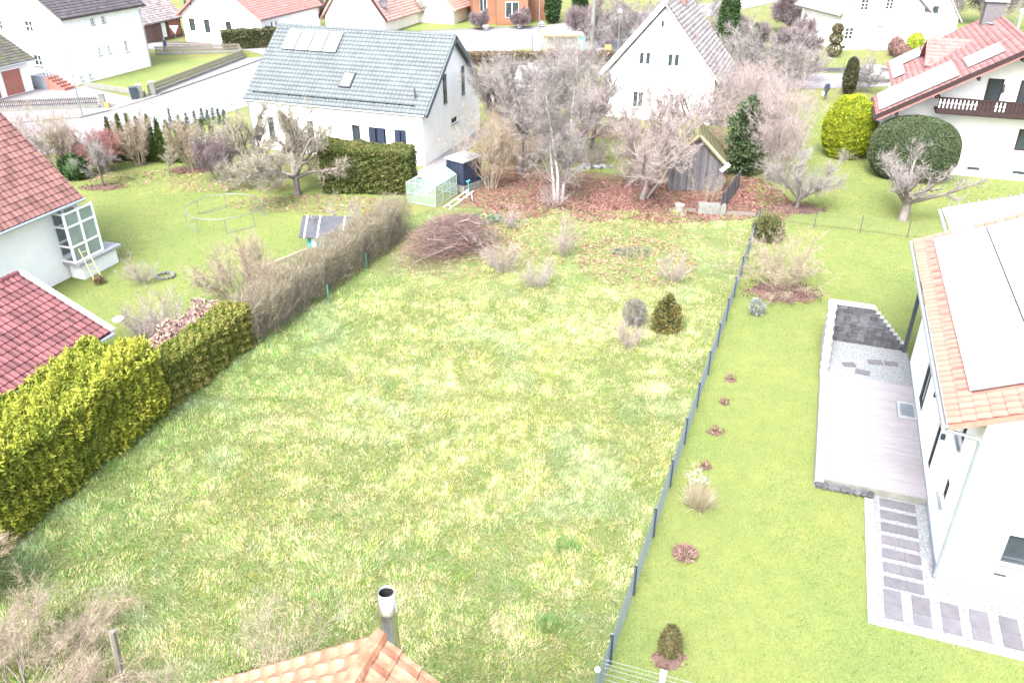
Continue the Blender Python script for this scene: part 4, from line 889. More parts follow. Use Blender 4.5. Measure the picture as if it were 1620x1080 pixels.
rf = MB().slab([(-1.95,4.7,1.7),(-1.95,-.25,1.7),(0,-.25,3.62),(0,4.7,3.62)], .1).slab([(1.95,-.25,1.7),(1.95,4.7,1.7),(0,4.7,3.62),(0,-.25,3.62)], .1).obj('roof', M['moss'], SH)
tiles(SH, rf, (1.95,-.25,1.7), (0,1,0), (-1.95,0,1.92), 4.95, 2.73, .33, .4, M['moss']); tiles(SH, rf, (-1.95,4.7,1.7), (0,-1,0), (1.95,0,1.92), 4.95, 2.73, .33, .4, M['moss'])
m_ = MB(); m_.slab([(-1.97,-.29,1.66),(-1.97,-.26,1.66),(0,-.26,3.6),(0,-.29,3.6)], .14); m_.slab([(0,-.29,3.6),(0,-.26,3.6),(1.97,-.26,1.66),(1.97,-.29,1.66)], .14); m_.obj('bargeboard', M['wood'], rf)
MB().obox((1.75,-.32,1.72), (.7,0,-.7), (0,1,0), (.7,0,.7), .12, .02, .34).obj('eave_board', M['whiteframe'], rf)

CB = empty('garden_cabinet', (-3.05, 50.15), R(-38), 'navy blue ribbed garden cabinet on a concrete base', 'cabinet')
MB().box(-1.5,.06,-.06,2.4,0,.45).obj('base', M['concrete'], CB)
MB().box(-1.42,0,0,1.75,.45,1.95).obj('body', M['navy'], CB)
for k in range(9): MB().box(-1.40 + k * .157,-1.40 + k * .157 + .13,-.02,0,.47,1.93).obj('rib_panel', M['navy'], CB)
for k in range(10): MB().box(0,.02,.03 + k * .173,.03 + k * .173 + .15,.47,1.93).obj('rib_panel', M['navy'], CB)
MB().box(-1.52,.1,-.1,1.85,1.955,2.05).obj('roof', M['paleslab'], CB); MB().box(-1.3,-.12,.12,1.6,2.051,2.075).obj('roof_inset', M['plinth'], CB)
M['ghframe'] = mat('greenhouse_frame', (.30,.36,.33), (.26,.31,.29), 4, .5)
M['ghglass'] = glassmat('greenhouse_glass', (.30,.42,.36), .10, .38)
GH = empty('greenhouse', (-5.55, 48.0), R(-25), 'small glass greenhouse with white frame at the end of the bare hedge', 'greenhouse')
m_ = MB(); hw, ln, eh, rh = 1.02, 2.7, 1.28, 1.8
fr_ = MB()
for y_ in (0, ln / 3, 2 * ln / 3, ln):
    for s_ in (-1, 1): fr_.tube([(s_ * hw,y_,0),(s_ * hw,y_,eh),(0,y_,rh)], .022, 4)
for s_ in (-1, 1):
    for z_ in (.03, .65, eh): fr_.tube([(s_ * hw,0,z_),(s_ * hw,ln,z_)], .02, 4)
for y_ in (0, ln):
    for z_ in (.03, .65, eh): fr_.tube([(-hw,y_,z_),(hw,y_,z_)], .02, 4)
    for x_ in (-.34,.34): fr_.tube([(x_,y_,0),(x_,y_,rh - .15)], .02, 4)
fr_.tube([(0,0,rh),(0,ln,rh)], .025, 4); fr_.obj('frame', M['ghframe'], GH)
for s_ in (-1, 1):
    for k in range(3):
        y0, y1 = k * ln / 3 + .03, (k + 1) * ln / 3 - .03
        MB().quad((s_ * hw,y0,.03),(s_ * hw,y1,.03),(s_ * hw,y1,eh),(s_ * hw,y0,eh)).obj('pane', M['ghglass'], GH); MB().quad((s_ * hw,y0,eh),(s_ * hw,y1,eh),(0,y1,rh),(0,y0,rh)).obj('roof_pane', M['ghglass'], GH)
for y_ in (0, ln):
    for x0, x1 in ((-hw,-.34),(-.34,.34),(.34,hw)): 
        zt = lambda x: eh + (rh - eh) * (1 - abs(x) / hw); MB().quad((x0 + .02,y_,.03),(x1 - .02,y_,.03),(x1 - .02,y_,zt(x1)),(x0 + .02,y_,zt(x0))).obj('pane', M['ghglass'], GH)
MB().box(-.34,.34,-.04,-.02,.62,.68).obj('door_bar', M['whiteframe'], GH)
PH = empty('playhouse', (-9.9, 41.5), R(-4), 'turquoise play house with dark roof half hidden by the bare hedge', 'playhouse')
for (x0, x1) in ((-1.1,-.9),(-.6,-.45),(-.1,.1)): MB().box(x0,x1,-.35,-.3,0,.95).obj('wall_board', M['turquoise'], PH)
for (x0, x1) in ((-.88,-.62),(-.43,-.12),(.12,1.1)): MB().box(x0,x1,-.33,-.3,0,.6).obj('wall_board', M['whiteframe'], PH)
MB().box(-1.08,1.08,-.29,.9,0,.9).obj('body', M['turquoise'], PH)
M['slate'] = mat('dark_roofing_felt', (.045,.047,.058), (.07,.072,.085), 2, .8)
rf = MB().slab([(-1.4,-.75,.75),(1.4,-.75,.75),(1.4,.3,1.6),(-1.4,.3,1.6)], .05).slab([(1.4,1.3,.75),(-1.4,1.3,.75),(-1.4,.3,1.6),(1.4,.3,1.6)], .05).obj('roof', M['slate'], PH)
for x_ in (-1.15,-.45,.9): MB().slab([(x_,-.77,.77),(x_ + .07,-.77,.77),(x_ + .07,.3,1.63),(x_,.3,1.63)], .03).obj('roof_batten', M['whiteframe'], rf)
BS = empty('bus_shelter', (5.3, 98.2), R(2), 'bus shelter with turquoise end panel behind the clipped hedge', 'bus shelter')
M['yellow'] = mat('ochre_paint', (.42,.27,.08), (.46,.31,.10), 3, .6)
MB().box(-2.0,2.8,-.5,1.4,2.05,2.2).obj('roof', M['paleslab'], BS); MB().box(-1.6,2.4,1.2,1.25,.2,2.0).obj('back_panel', M['cream'], BS)
MB().box(2.3,2.9,-.45,-.35,0,1.95).obj('end_panel', M['turquoise'], BS); MB().box(2.42,2.75,-.47,-.451,.5,1.6).obj('timetable', M['paleslab'], BS)
for x_ in (-1.75,-1.5,2.2): MB().box(x_,x_ + .1,-.4,-.3,0,2.05).obj('post', M['yellow'], BS)
MB().box(-2.0,2.8,-.53,-.5,2.0,2.12).obj('fascia', M['yellow'], BS); MB().box(-1.5,2.2,.6,1.1,.4,.48).obj('bench', M['wood'], BS)
for x_ in (-3.0,-1.95): MB().box(x_,x_ + .06,-.4,-.34,0,2.1).obj('post', M['greyframe'], BS)
MB().box(-2.94,-1.95,-.38,-.36,.3,2.0).obj('glass_screen', M['ghglass'], BS)
# ------------------------------------------------------------------ vegetation builders
def tubes_from(segs, n=3):
    A0 = np.array([s[0] for s in segs], float); B0 = np.array([s[1] for s in segs], float); r0 = np.array([s[2] for s in segs]); r1 = np.array([s[3] for s in segs])
    d = B0 - A0; d /= np.maximum(np.linalg.norm(d, axis=1, keepdims=True), 1e-6)
    ref = np.where(np.abs(d[:, 2:3]) < .9, np.array([[0,0,1.0]]), np.array([[1.0,0,0]])); u = np.cross(d, ref); u /= np.linalg.norm(u, axis=1, keepdims=True); w = np.cross(d, u)
    V = []
    for P_, r_ in ((A0, r0), (B0, r1)):
        for k in range(n):
            a = 2 * math.pi * k / n; V.append(P_ + (u * math.cos(a) + w * math.sin(a)) * r_[:, None])
    V = np.stack(V, 1); F = np.array([(k, (k + 1) % n, n + (k + 1) % n, n + k) for k in range(n)])
    return V.reshape(-1, 3), (F[None] + (np.arange(len(segs)) * 2 * n)[:, None, None]).reshape(-1, 4)
def twig_tris(base, d, L, w):
    n = len(base); d = d / np.linalg.norm(d, axis=1, keepdims=True); s = np.cross(d, rng.normal(0, 1, (n, 3))); s /= np.linalg.norm(s, axis=1, keepdims=True)
    V = np.stack([base - s * w[:, None] / 2, base + s * w[:, None] / 2, base + d * L[:, None]], 1).reshape(-1, 3)
    return V, np.arange(3 * n).reshape(-1, 3)
def grow(rs, p, d, L, r, lev, Pm, out):
    segs = Pm['segs'][lev]; wob = Pm['wob'][lev]; up = Pm['up'][lev]; st = L / segs; last = lev == len(Pm['segs']) - 1; tap = Pm.get('tap', .45)
    nch = 0 if last else Pm['n'][lev]; first = 0 if last else Pm['first'][lev]
    for i in range(segs):
        dx, dy, dz = d[0] + rs.gauss(0, wob), d[1] + rs.gauss(0, wob), d[2] + rs.gauss(0, wob) + up
        m = math.sqrt(dx*dx + dy*dy + dz*dz) or 1; d = (dx/m, dy/m, dz/m)
        q = (p[0] + d[0]*st, p[1] + d[1]*st, max(.03, p[2] + d[2]*st)); ra = r * (1 - (1 - tap) * i / segs); rb = r * (1 - (1 - tap) * (i + 1) / segs)
        out.append((p, q, ra, rb, lev))
        if nch and (i + 1) / segs > first:
            k = max(1, round(nch / max(1, segs * (1 - first)))) if rs.random() > .12 else 0
            for _ in range(k):
                a = rs.gauss(Pm['ang'][lev], .18); az = rs.uniform(0, 6.283)
                # perpendicular frame
                ux, uy, uz = (-d[1], d[0], 0) if abs(d[2]) < .95 else (1, 0, 0); m = math.sqrt(ux*ux + uy*uy + uz*uz); ux, uy, uz = ux/m, uy/m, uz/m
                wx, wy, wz = d[1]*uz - d[2]*uy, d[2]*ux - d[0]*uz, d[0]*uy - d[1]*ux
                ca, sa = math.cos(a), math.sin(a); c1, s1 = math.cos(az), math.sin(az)
                nd_ = (d[0]*ca + (ux*c1 + wx*s1)*sa, d[1]*ca + (uy*c1 + wy*s1)*sa, d[2]*ca + (uz*c1 + wz*s1)*sa)
                t = rs.random(); b = (p[0] + (q[0]-p[0])*t, p[1] + (q[1]-p[1])*t, p[2] + (q[2]-p[2])*t)
                grow(rs, b, nd_, L * Pm['ratio'][lev] * rs.uniform(.7, 1.15) * (1 - .35 * i / segs), rb * Pm.get('rr', .62), lev + 1, Pm, out)
        p = q
def bare_meshes(starts, Pm, seed, tw=(.25, .55), ntw=3, tww=.012, split=1, trunk='bark', twig='twig_grey', twig_up=.25, spread=.75, extra=()):
    """returns (trunk mesh, crown mesh) in local coordinates"""
    rs = random.Random(seed); out = []
    for (p, d, L, r) in starts: grow(rs, p, d, L, r, 0, Pm, out)
    out += list(extra)
    thick = [s for s in out if s[4] <= split]; thin = [s for s in out if s[4] > split]
    V, F = tubes_from(thick, 5); tm = npmesh('trunk', V, F, M[trunk], smooth=True)
    mx = max(s[4] for s in out); ends = [s for s in out if s[4] >= mx - 1]
    Bp = np.array([s[0] for s in ends]); Ep = np.array([s[1] for s in ends]); Bp = np.repeat(Bp, ntw, 0); Ep = np.repeat(Ep, ntw, 0); n = len(Bp)
    t = rng.random((n, 1)); base = Bp + (Ep - Bp) * t; d = Ep - Bp; d /= np.maximum(np.linalg.norm(d, axis=1, keepdims=True), 1e-6)
    d = d + rng.normal(0, spread, (n, 3)); d[:, 2] += twig_up
    Vt, Ft = twig_tris(base, d, rng.uniform(tw[0], tw[1], n), np.full(n, tww))
    if thin:
        V, F = tubes_from(thin, 3); F3 = np.concatenate([F[:, [0,1,2]], F[:, [0,2,3]]])
        Vt = np.concatenate([V, Vt]); Ft = np.concatenate([F3, Ft + len(V)])
    return tm, npmesh('crown', Vt, Ft, M[twig])
def bare(name, loc, label, cat, meshes, rz=0.0, s=1.0, group=None, tn='trunk', cn='crown', sz=None):
    o = empty(name, loc, rz, label, cat, group); o.scale = (s, s, sz or s)
    t_ = put(tn, meshes[0], o); put(cn, meshes[1], o)
    if tn == 'stems': tag(t_, kind='stuff')
    return o
UP = (0, 0, 1)
def vdir(az, el): return (math.cos(az) * math.cos(el), math.sin(az) * math.cos(el), math.sin(el))
def multi(n, rs, r0, L, r, el=(1.0, 1.4)):
    return [((math.cos(a) * r0 * q, math.sin(a) * r0 * q, 0), vdir(a + rs.gauss(0, .3), rs.uniform(*el)), L * rs.uniform(.75, 1.1), r * rs.uniform(.7, 1.1)) for a, q in ((rs.uniform(0, 6.283), rs.uniform(.2, 1)) for _ in range(n))]
TREE = dict(segs=[3,4,4,3,3], n=[5,6,5,4], first=[.6,.15,.1,.1], ang=[.75,.7,.65,.6], ratio=[1.35,.55,.55,.55], wob=[.05,.14,.18,.2,.2], up=[.0,.10,.10,.08,.05])
TALL = dict(segs=[8,4,4,3], n=[26,6,5], first=[.22,.15,.1], ang=[.75,.6,.6], ratio=[.38,.5,.5], wob=[.05,.12,.16,.2], up=[.02,.10,.06,.0], tap=.2, rr=.45)
SHRUB = dict(segs=[5,4,3,3], n=[6,5,4], first=[.25,.2,.1], ang=[.5,.55,.6], ratio=[.55,.55,.5], wob=[.10,.15,.18,.2], up=[.03,.06,.06,.05])
WAND = dict(segs=[6,3,3], n=[7,4], first=[.3,.2], ang=[.35,.4], ratio=[.35,.5], wob=[.05,.1,.12], up=[.02,.06,.06], tap=.3)
ROUND = dict(segs=[2,5,4,3,3], n=[7,6,6,4], first=[.4,.25,.1,.1], ang=[.95,.6,.6,.6], ratio=[1.6,.5,.5,.5], wob=[.05,.16,.2,.22,.22], up=[.0,.12,.05,.0,-.02])
PRUNED = dict(segs=[2,6,4,3], n=[4,7,4], first=[.5,.35,.1], ang=[.8,.7,.7], ratio=[2.0,.33,.5], wob=[.04,.20,.2,.2], up=[.0,.10,.22,.2], tap=.5, rr=.7)

LIMB = dict(segs=[6,4,3,3], n=[9,6,4], first=[.2,.1,.1], ang=[.65,.6,.6], ratio=[.45,.52,.5], wob=[.13,.18,.2,.2], up=[.05,.05,.05,.03])
def limbs(n, th, L, r, el, seed, lean=(0, 0)):
    """starts for a crown of n limbs on a short trunk, and the trunk itself"""
    rs = random.Random(seed); a0 = rs.uniform(0, 6); st = []
    for k in range(n):
        a = a0 + k * 6.283 / n + rs.gauss(0, .25); st.append(((lean[0] * .9, lean[1] * .9, th * rs.uniform(.75, 1.0)), vdir(a, rs.uniform(*el)), L * rs.uniform(.8, 1.15), r * rs.uniform(.5, .7)))
    m = (lean[0] * .45 + .03, lean[1] * .45, th * .5)
    return st, [((0,0,0), m, r * 1.25, r, 0), (m, (lean[0] * .9, lean[1] * .9, th), r, r * .85, 0)]
def leaves(C, N, size, asp, cols, jit=.7):
    """diamond leaf sprays at centres C facing roughly along N"""
    n = len(C); N = N / np.maximum(np.linalg.norm(N, axis=1, keepdims=True), 1e-6); d = N + rng.normal(0, jit, (n, 3)); d /= np.linalg.norm(d, axis=1, keepdims=True)
    s = np.cross(d, rng.normal(0, 1, (n, 3))); s /= np.linalg.norm(s, axis=1, keepdims=True)
    L = size * rng.uniform(.6, 1.35, n); a = d * L[:, None]; b = s * (L * asp)[:, None]
    V = np.stack([C - a * .4, C + a * .2 + b, C + a, C + a * .2 - b], 1).reshape(-1, 3)
    return V, np.arange(4 * n).reshape(-1, 4), np.repeat(cols, 4, axis=0)
def lump(P, s=1.0, seed=0):
    r = np.random.default_rng(seed); o = np.zeros(len(P))
    for k in range(7):
        f = r.normal(0, 1, 3) * s * (1 + .45 * k); o += np.sin(P @ f + r.uniform(0, 6.28)) / (1 + .4 * k)
    return o / 3.2
def pal(cols, t): 
    cols = np.array(cols); t = np.clip(t, 0, .999) * (len(cols) - 1); i = t.astype(int); f = (t - i)[:, None]; return cols[i] * (1 - f) + cols[i + 1] * f
def boxshell(n, lx, ly, lz, top=1.0):
    """points and normals on a box's sides and top"""
    ar = np.array([lx * lz, lx * lz, ly * lz, ly * lz, lx * ly * top]); f = rng.choice(5, n, p=ar / ar.sum()); u, v = rng.random(n), rng.random(n)
    P_ = np.zeros((n, 3)); N_ = np.zeros((n, 3))
    for k, (ax, sg) in enumerate(((1,-1),(1,1),(0,-1),(0,1))):
        m = f == k; o = 1 - ax; P_[m, ax] = sg * (ly if ax == 1 else lx) / 2; P_[m, o] = (u[m] - .5) * (lx if o == 0 else ly); P_[m, 2] = v[m] * lz; N_[m, ax] = sg
    m = f == 4; P_[m, 0] = (u[m] - .5) * lx; P_[m, 1] = (v[m] - .5) * ly; P_[m, 2] = lz; N_[m, 2] = 1
    return P_, N_
def hedge(name, p0, p1, width, h, label, cols, n, size, asp=.3, rough=.25, seed=0, core=M['leafcol'], lsc=1.6, h1=None, cat='hedge', jit=.7, topfluff=0.0):
    """leafy hedge along p0-p1: uneven skin of leaf sprays over a solid core of the same green"""
    p0 = np.array(p0, float); p1 = np.array(p1, float); d = p1 - p0; L = np.linalg.norm(d); rz = math.atan2(d[1], d[0]); c_ = (p0 + p1) / 2; h1 = h1 or h
    o = empty(name, (c_[0], c_[1], 0), rz, label, cat)
    P_, N_ = boxshell(n, L, width, 1.0)
    hh = h + (h1 - h) * (P_[:, 0] / L + .5); P_[:, 2] *= hh
    q = lump(P_, lsc, seed); q2 = lump(P_, lsc * 4, seed + 1)
    P_ += N_ * (q * rough + q2 * rough * .5)[:, None] - N_ * (rng.random(n) ** 2 * .18)[:, None]
    if topfluff: m = P_[:, 2] > hh * .9; P_[m, 2] += rng.random(m.sum()) * topfluff * (q2[m] + .6)
    k = P_[:, 2] > .03; P_, N_, q, q2 = P_[k], N_[k], q[k], q2[k]
    tone = .5 + .34 * q2 + .2 * q + rng.normal(0, .16, len(P_)); N_ = N_ + np.array([[0, 0, .45]])
    V, F, C = leaves(P_, N_, size, asp, pal(cols, tone), jit)
    put('foliage', npmesh('foliage', V, F, M['leafcol'], C), o)
    cb = MB(); iw = max(.1, width / 2 - .2 - rough * .4); nn_ = 14
    for i in range(nn_):
        xa = -L / 2 + .15 + (L - .3) * i / nn_; xb = xa + (L - .3) / nn_ + .03; za = (h + (h1 - h) * i / nn_) * .93 - .1; cb.box(xa, xb, -iw, iw, .05, za)
    me = cb.mesh('core'); at = me.attributes.new('Col', 'FLOAT_COLOR', 'POINT'); cc = np.mean(np.array(cols), 0); at.data.foreach_set('color', np.tile(np.array([*cc, 1], np.float32), len(me.vertices))); me.materials.append(M['leafcol']); put('inner_growth', me, o)
    return o
def ellip(n, rx, ry, rz, zc, zmin=.05):
    v = rng.normal(0, 1, (n, 3)); v /= np.linalg.norm(v, axis=1, keepdims=True); P_ = v * np.array([[rx, ry, rz]]); P_[:, 2] += zc; N_ = v / np.array([[rx, ry, rz]]); N_ /= np.linalg.norm(N_, axis=1, keepdims=True); k = P_[:, 2] > zmin; return P_[k], N_[k]
def bush(name, loc, rx, ry, h, label, cols, n, size, asp=.35, rough=.12, seed=0, cat='shrub', lsc=2.0, zc=None, cone=0.0, jit=.7, trunk=None, depth=.15, core=True, group=None, part='foliage', superq=1.0, rz=0.0):
    """leafy shrub, clipped dome or columnar conifer"""
    o = empty(name, loc, rz, label, cat, group); zc = h * .5 if zc is None else zc
    P_, N_ = ellip(n, rx, ry, h - zc, zc)
    if superq != 1.0:
        s_ = np.sign(P_ - [0,0,zc]) * np.abs((P_ - [0,0,zc]) / [rx, ry, h - zc]) ** superq * [rx, ry, h - zc]; P_ = s_ + [0,0,zc]; P_ = P_[:]
    if cone: f = 1 - cone * np.clip(P_[:, 2] / h, 0, 1); P_[:, :2] *= f[:, None]
    q = lump(P_, lsc, seed); q2 = lump(P_, lsc * 3.5, seed + 1); m_ = min(rx, ry)
    P_ += N_ * ((q + .6 * q2) * rough)[:, None] - N_ * (rng.random(len(P_)) ** 2 * depth)[:, None]
    k = P_[:, 2] > .03; P_, N_, q, q2 = P_[k], N_[k], q[k], q2[k]
    tone = .5 + .3 * q2 + .2 * q + rng.normal(0, .16, len(P_))
    V, F, C = leaves(P_, N_ + np.array([[0, 0, .4]]), size, asp, pal(cols, tone), jit); put(part, npmesh(part, V, F, M['leafcol'], C), o)
    if core:
        cb = MB(); f = .90; k_ = 10; cb.lathe([(max(.01, (f if superq == 1.0 else .97) * math.sqrt(max(0, 1 - ((z - zc) / (h - zc)) ** 2)) * (1 - cone * z / h)), z) for z in np.linspace(max(.04, zc - (h - zc) * .97), zc + (h - zc) * .97, k_ + 6)], n=22)
        me = cb.mesh('core'); 
        co = np.array([v.co[:] for v in me.vertices]) * np.array([[rx, ry, 1]])
        if superq != 1.0:
            qn = (co - [0, 0, zc]) / [rx, ry, h - zc]; co = np.sign(qn) * np.abs(qn) ** superq * [rx, ry, h - zc] * .98 + [0, 0, zc]; co[:, 2] = np.maximum(co[:, 2], .03)
        me.vertices.foreach_set('co', co.astype(np.float32).ravel())
        at = me.attributes.new('Col', 'FLOAT_COLOR', 'POINT'); cc = np.mean(np.array(cols), 0); at.data.foreach_set('color', np.tile(np.array([*cc, 1], np.float32), len(me.vertices))); me.materials.append(M['leafcol']); me.update(); put('inner_growth', me, o)
    if trunk: MB().tube([(0,0,0),(.02,.01,trunk)], [.09,.06], 6).obj('trunk', M['barkdark'], o)
    return o

GOLD = [(.125,.165,.028), (.19,.235,.035), (.29,.315,.042), (.42,.39,.06)]
THUJA = [(.05,.08,.022), (.08,.115,.03), (.13,.14,.045), (.21,.16,.07)]
DARKG = [(.02,.045,.018), (.035,.07,.025), (.05,.09,.03), (.07,.11,.04)]
YEW = [(.042,.068,.032), (.06,.09,.042), (.08,.105,.052), (.105,.115,.065)]
OLIVE = [(.07,.085,.03), (.11,.12,.045), (.16,.14,.07)]

# ------------------------------------------------------------------ hedges along the plot's left side
hd = lambda y: np.array([-14.75 + (y - 19.6) * .335, y]) - DB * 0
def hp(t, off): 
    q = np.array([-14.55, 19.57]) + np.array([.30, .954]) * t - DB * off; return q
hedge('conifer_hedge', hp(-4.5, 1.4), hp(6.0, 1.4), 2.8, 2.45, 'tall golden yellow conifer hedge beside the maroon garage roof', GOLD, 100000, .11, .30, .30, 1, topfluff=.35, jit=.85, h1=2.75)
hedge('conifer_hedge', hp(5.9, .75), hp(11.7, .6), 1.3, 1.75, 'lower yellow green conifer hedge between the golden hedge and bare hedge', [(.075,.11,.022), (.13,.17,.035), (.22,.225,.05), (.31,.25,.10)], 48000, .085, .3, .18, 2, topfluff=.15, jit=.85)
# leaf filled bed behind the low hedge
LB = empty('leaf_bed', tuple(hp(9.0, 2.0)) + (0,), math.atan2(.954, .30), 'long raised bed of dead brown leaves and twigs behind the low yellow hedge', 'garden bed')
MB().box(-2.9,2.9,.75,.83,0,1.25).obj('side_board', M['wood'], LB); MB().box(-2.9,2.9,-.65,-.57,0,1.25).obj('side_board', M['wood'], LB); MB().box(-2.9,2.9,-.57,.75,0,1.15).obj('fill', G_BED, LB)
n = 4200; x = rng.uniform(-2.85, 2.85, n); y = rng.uniform(-.55, .73, n); 
V, F, C = leaves(np.stack([x, y, 1.16 + .3 * rng.random(n) * (1 + np.sin(x * 3))], 1), np.tile([[0,0,.3]], (n, 1)), .11, .4, pal([(.22,.13,.11), (.33,.22,.19), (.42,.33,.28)], rng.random(n)), 1.2)
tag(put('dead_leaves', npmesh('dead_leaves', V, F, M['littercol'], C), LB), kind='stuff')

M['twig_hedge'] = mat('brown_hedge_twigs', (.20,.175,.125), None, rough=.9, rnd=.45)
def bare_hedge(name, p0, p1, width, h, label, twig='twig_olive', dens=520, h1=None, seed=0):
    p0 = np.array(p0); p1 = np.array(p1); L = np.linalg.norm(p1 - p0); rz = math.atan2(*(p1 - p0)[::-1]); c_ = (p0 + p1) / 2; o = empty(name, (*c_, 0), rz, label, 'hedge'); h1 = h1 or h
    n = int(L * 40); x = rng.uniform(-L/2, L/2, n); y = rng.normal(0, width * .18, n); hh = (h + (h1 - h) * (x / L + .5)) * rng.uniform(.6, .95, n)
    segs = []
    for i in range(n):
        a = np.array([x[i], y[i], 0]); b = a + [rng.normal(0, .12), rng.normal(0, width * .18), hh[i] * .5]; c2 = b + [rng.normal(0, .15), rng.normal(0, width * .2), hh[i] * .5]; segs += [(a, b, .014, .010), (b, c2, .010, .004)]
    V, F = tubes_from(segs, 3); put('stems', npmesh('stems', V, F, M['bark']), o)
    n = int(L * dens); x = rng.uniform(-L/2, L/2, n); hh = h + (h1 - h) * (x / L + .5); z = rng.random(n) ** .75 * hh * .95; wf = width / 2 * (1.02 + .10 * np.sin(x * 2.1 + seed) + .08 * np.sin(x * 5.3)); y = wf * rng.uniform(-1, 1, n) ** 1.0
    top = .07 * np.sin(x * 3.1) + .06 * np.sin(x * 7.7 + 1); z = z + top * z / hh
    d = np.stack([rng.normal(0, .5, n), rng.normal(0, .5, n) + y / width * .7, rng.uniform(.2, 1.1, n)], 1)
    V, F = twig_tris(np.stack([x, y, z], 1), d, rng.uniform(.12, .34, n), rng.uniform(.007, .014, n)); put('twigs', npmesh('twigs', V, F, M[twig]), o)
    return o
bare_hedge('bare_hedge', hp(11.5, .45), (-6.25, 43.4), 1.6, 1.95, 'leafless grey brown hedge running along the meadow to the greenhouse', dens=7000, h1=2.3, twig='twig_hedge')
# brush pile
M['twig_brush'] = mat('cut_brushwood', (.165,.105,.095), None, rough=.9, rnd=.45)
BP = empty('brush_pile', (-3.3, 40.6), math.atan2(.8, .9), 'big heap of cut reddish branches at the end of the bare hedge', 'brush pile')
n = 12000; x = rng.normal(0, 1.35, n); y = rng.normal(0, .72, n); rr_ = np.clip(1 - (x / 3.3) ** 2 - (y / 1.9) ** 2, .02, 1); z = rng.random(n) ** .7 * 2.0 * np.sqrt(rr_)
a = rng.uniform(0, 6.28, n); d = np.stack([np.cos(a), np.sin(a), rng.normal(.05, .35, n)], 1)
V, F = twig_tris(np.stack([x, y, np.maximum(z, .05)], 1), d, rng.uniform(.3, .9, n), rng.uniform(.008, .016, n)); V[:, 2] = np.maximum(V[:, 2], .03); put('brushwood', npmesh('brushwood', V, F, M['twig_brush']), BP)
segs = []
for i in range(220):
    c_ = np.array([rng.normal(0, 1.0), rng.normal(0, .6), 0]); q = max(.05, 1 - (c_[0] / 2.7) ** 2 - (c_[1] / 1.8) ** 2); c_[2] = (.4 + .6 * rng.random()) * 1.9 * math.sqrt(q); a = rng.uniform(0, 6.28); L_ = rng.uniform(.6, 1.6); dd = np.array([math.cos(a), math.sin(a), rng.normal(-.1, .25)]) * L_ / 2
    p_, q_ = c_ - dd, c_ + dd; p_[2] = max(p_[2], .05); q_[2] = max(q_[2], .05); segs.append((p_, q_, rng.uniform(.008, .02), .006))
V, F = tubes_from(segs, 5); put('branches', npmesh('branches', V, F, M['twig_pink']), BP)
hedge('conifer_hedge', (-11.9, 51.0), (-6.3, 50.7), 2.0, 2.95, 'clipped dark green conifer hedge with bronze top in front of the blue roof house', THUJA, 42000, .12, .35, .2, 5, h1=2.6, jit=.9)

# ------------------------------------------------------------------ columnar conifers by the street
rs = random.Random(31)
spots = [(-28.0,56.9,3.1),(-27.4,57.3,3.2),(-26.7,57.2,3.3),(-26.0,57.0,3.1),(-25.3,57.1,3.2),(-24.6,56.9,2.9),(-23.9,56.8,2.9),(-23.3,56.9,2.8),(-22.7,56.7,2.8),(-22.0,56.6,2.6),(-21.3,56.3,3.1),(-20.6,56.1,2.8),(-20.0,56.0,2.2)]
place = ['leftmost, beside the red twigged shrub', 'second from the left', 'third from the left', 'fourth from the left', 'fifth from the left', 'sixth from the left', 'seventh, at the middle of the row', 'sixth from the right', 'fifth from the right', 'fourth from the right', 'third from the right', 'second from the right', 'rightmost, beside the grey apple tree']
for i, (x_, y_, h_) in enumerate(spots):
    bush('columnar_conifer', (x_, y_, 0), .42, .42, h_, 'green columnar conifer in the garden row, ' + place[i], [(.03,.06,.012), (.055,.09,.02), (.10,.12,.03)], 1500, .16, .3, .06, i, 'conifer', cone=.75, zc=h_ * .36, group='conifers in the street side row')
place = ['first from the left', 'second from the left', 'third from the left', 'fourth from the left', 'fifth from the left', 'sixth from the left', 'sixth from the right', 'fifth from the right', 'fourth from the right', 'third from the right', 'second from the right', 'last on the right']
for i in range(12):
    t = i / 11; x_ = -28.2 + 4.9 * t + (-.5 if i < 3 else 0); y_ = 63.2 + 3.7 * min(1, t * 1.6)
    bush('young_conifer', (x_, y_, 0), .20, .20, 1.15 + .25 * rs.random() + (.5 if i in (1, 3) else 0), 'blue green young conifer edging the corner lawn, ' + place[i], [(.045,.075,.05), (.08,.115,.085), (.11,.145,.11)], 300, .13, .3, .04, i, 'conifer', cone=.8, zc=.4, core=False, group='young conifers along the corner lawn')

# ------------------------------------------------------------------ right hand shrubs and trees
bush('golden_conifer', (23.9, 58.2, 0), 1.75, 1.6, 4.3, 'bright yellow rounded conifer left of the clipped dome', [(.08,.12,.015), (.16,.21,.018), (.28,.32,.02), (.40,.42,.035)], 42000, .11, .3, .10, 3, 'conifer', zc=2.0, superq=.95, jit=1.0)
bush('clipped_yew', (26.45, 53.35, 0), 2.75, 1.8, 4.0, 'large clipped dark green yew dome in front of the chalet', YEW, 42000, .08, .55, .04, 4, 'shrub', zc=1.85, superq=.86, jit=2.0, depth=.04, rz=RZ)
bush('columnar_yew', (31.2, 77.9, 0), .62, .62, 3.3, 'dark columnar evergreen by the parked car', [(.03,.04,.02), (.06,.065,.03), (.10,.085,.045)], 4200, .13, .4, .06, 9, 'conifer', zc=1.5)
bush('dark_evergreen', (15.5, 54.0, 0), 1.3, 1.2, 5.2, 'dark green evergreen tree behind the timber shed', [(.03,.06,.025), (.05,.085,.035), (.08,.11,.05), (.11,.13,.07)], 5200, .2, .3, .55, 6, 'tree', cone=.3, trunk=1.0, lsc=2.0, depth=.6, core=False)
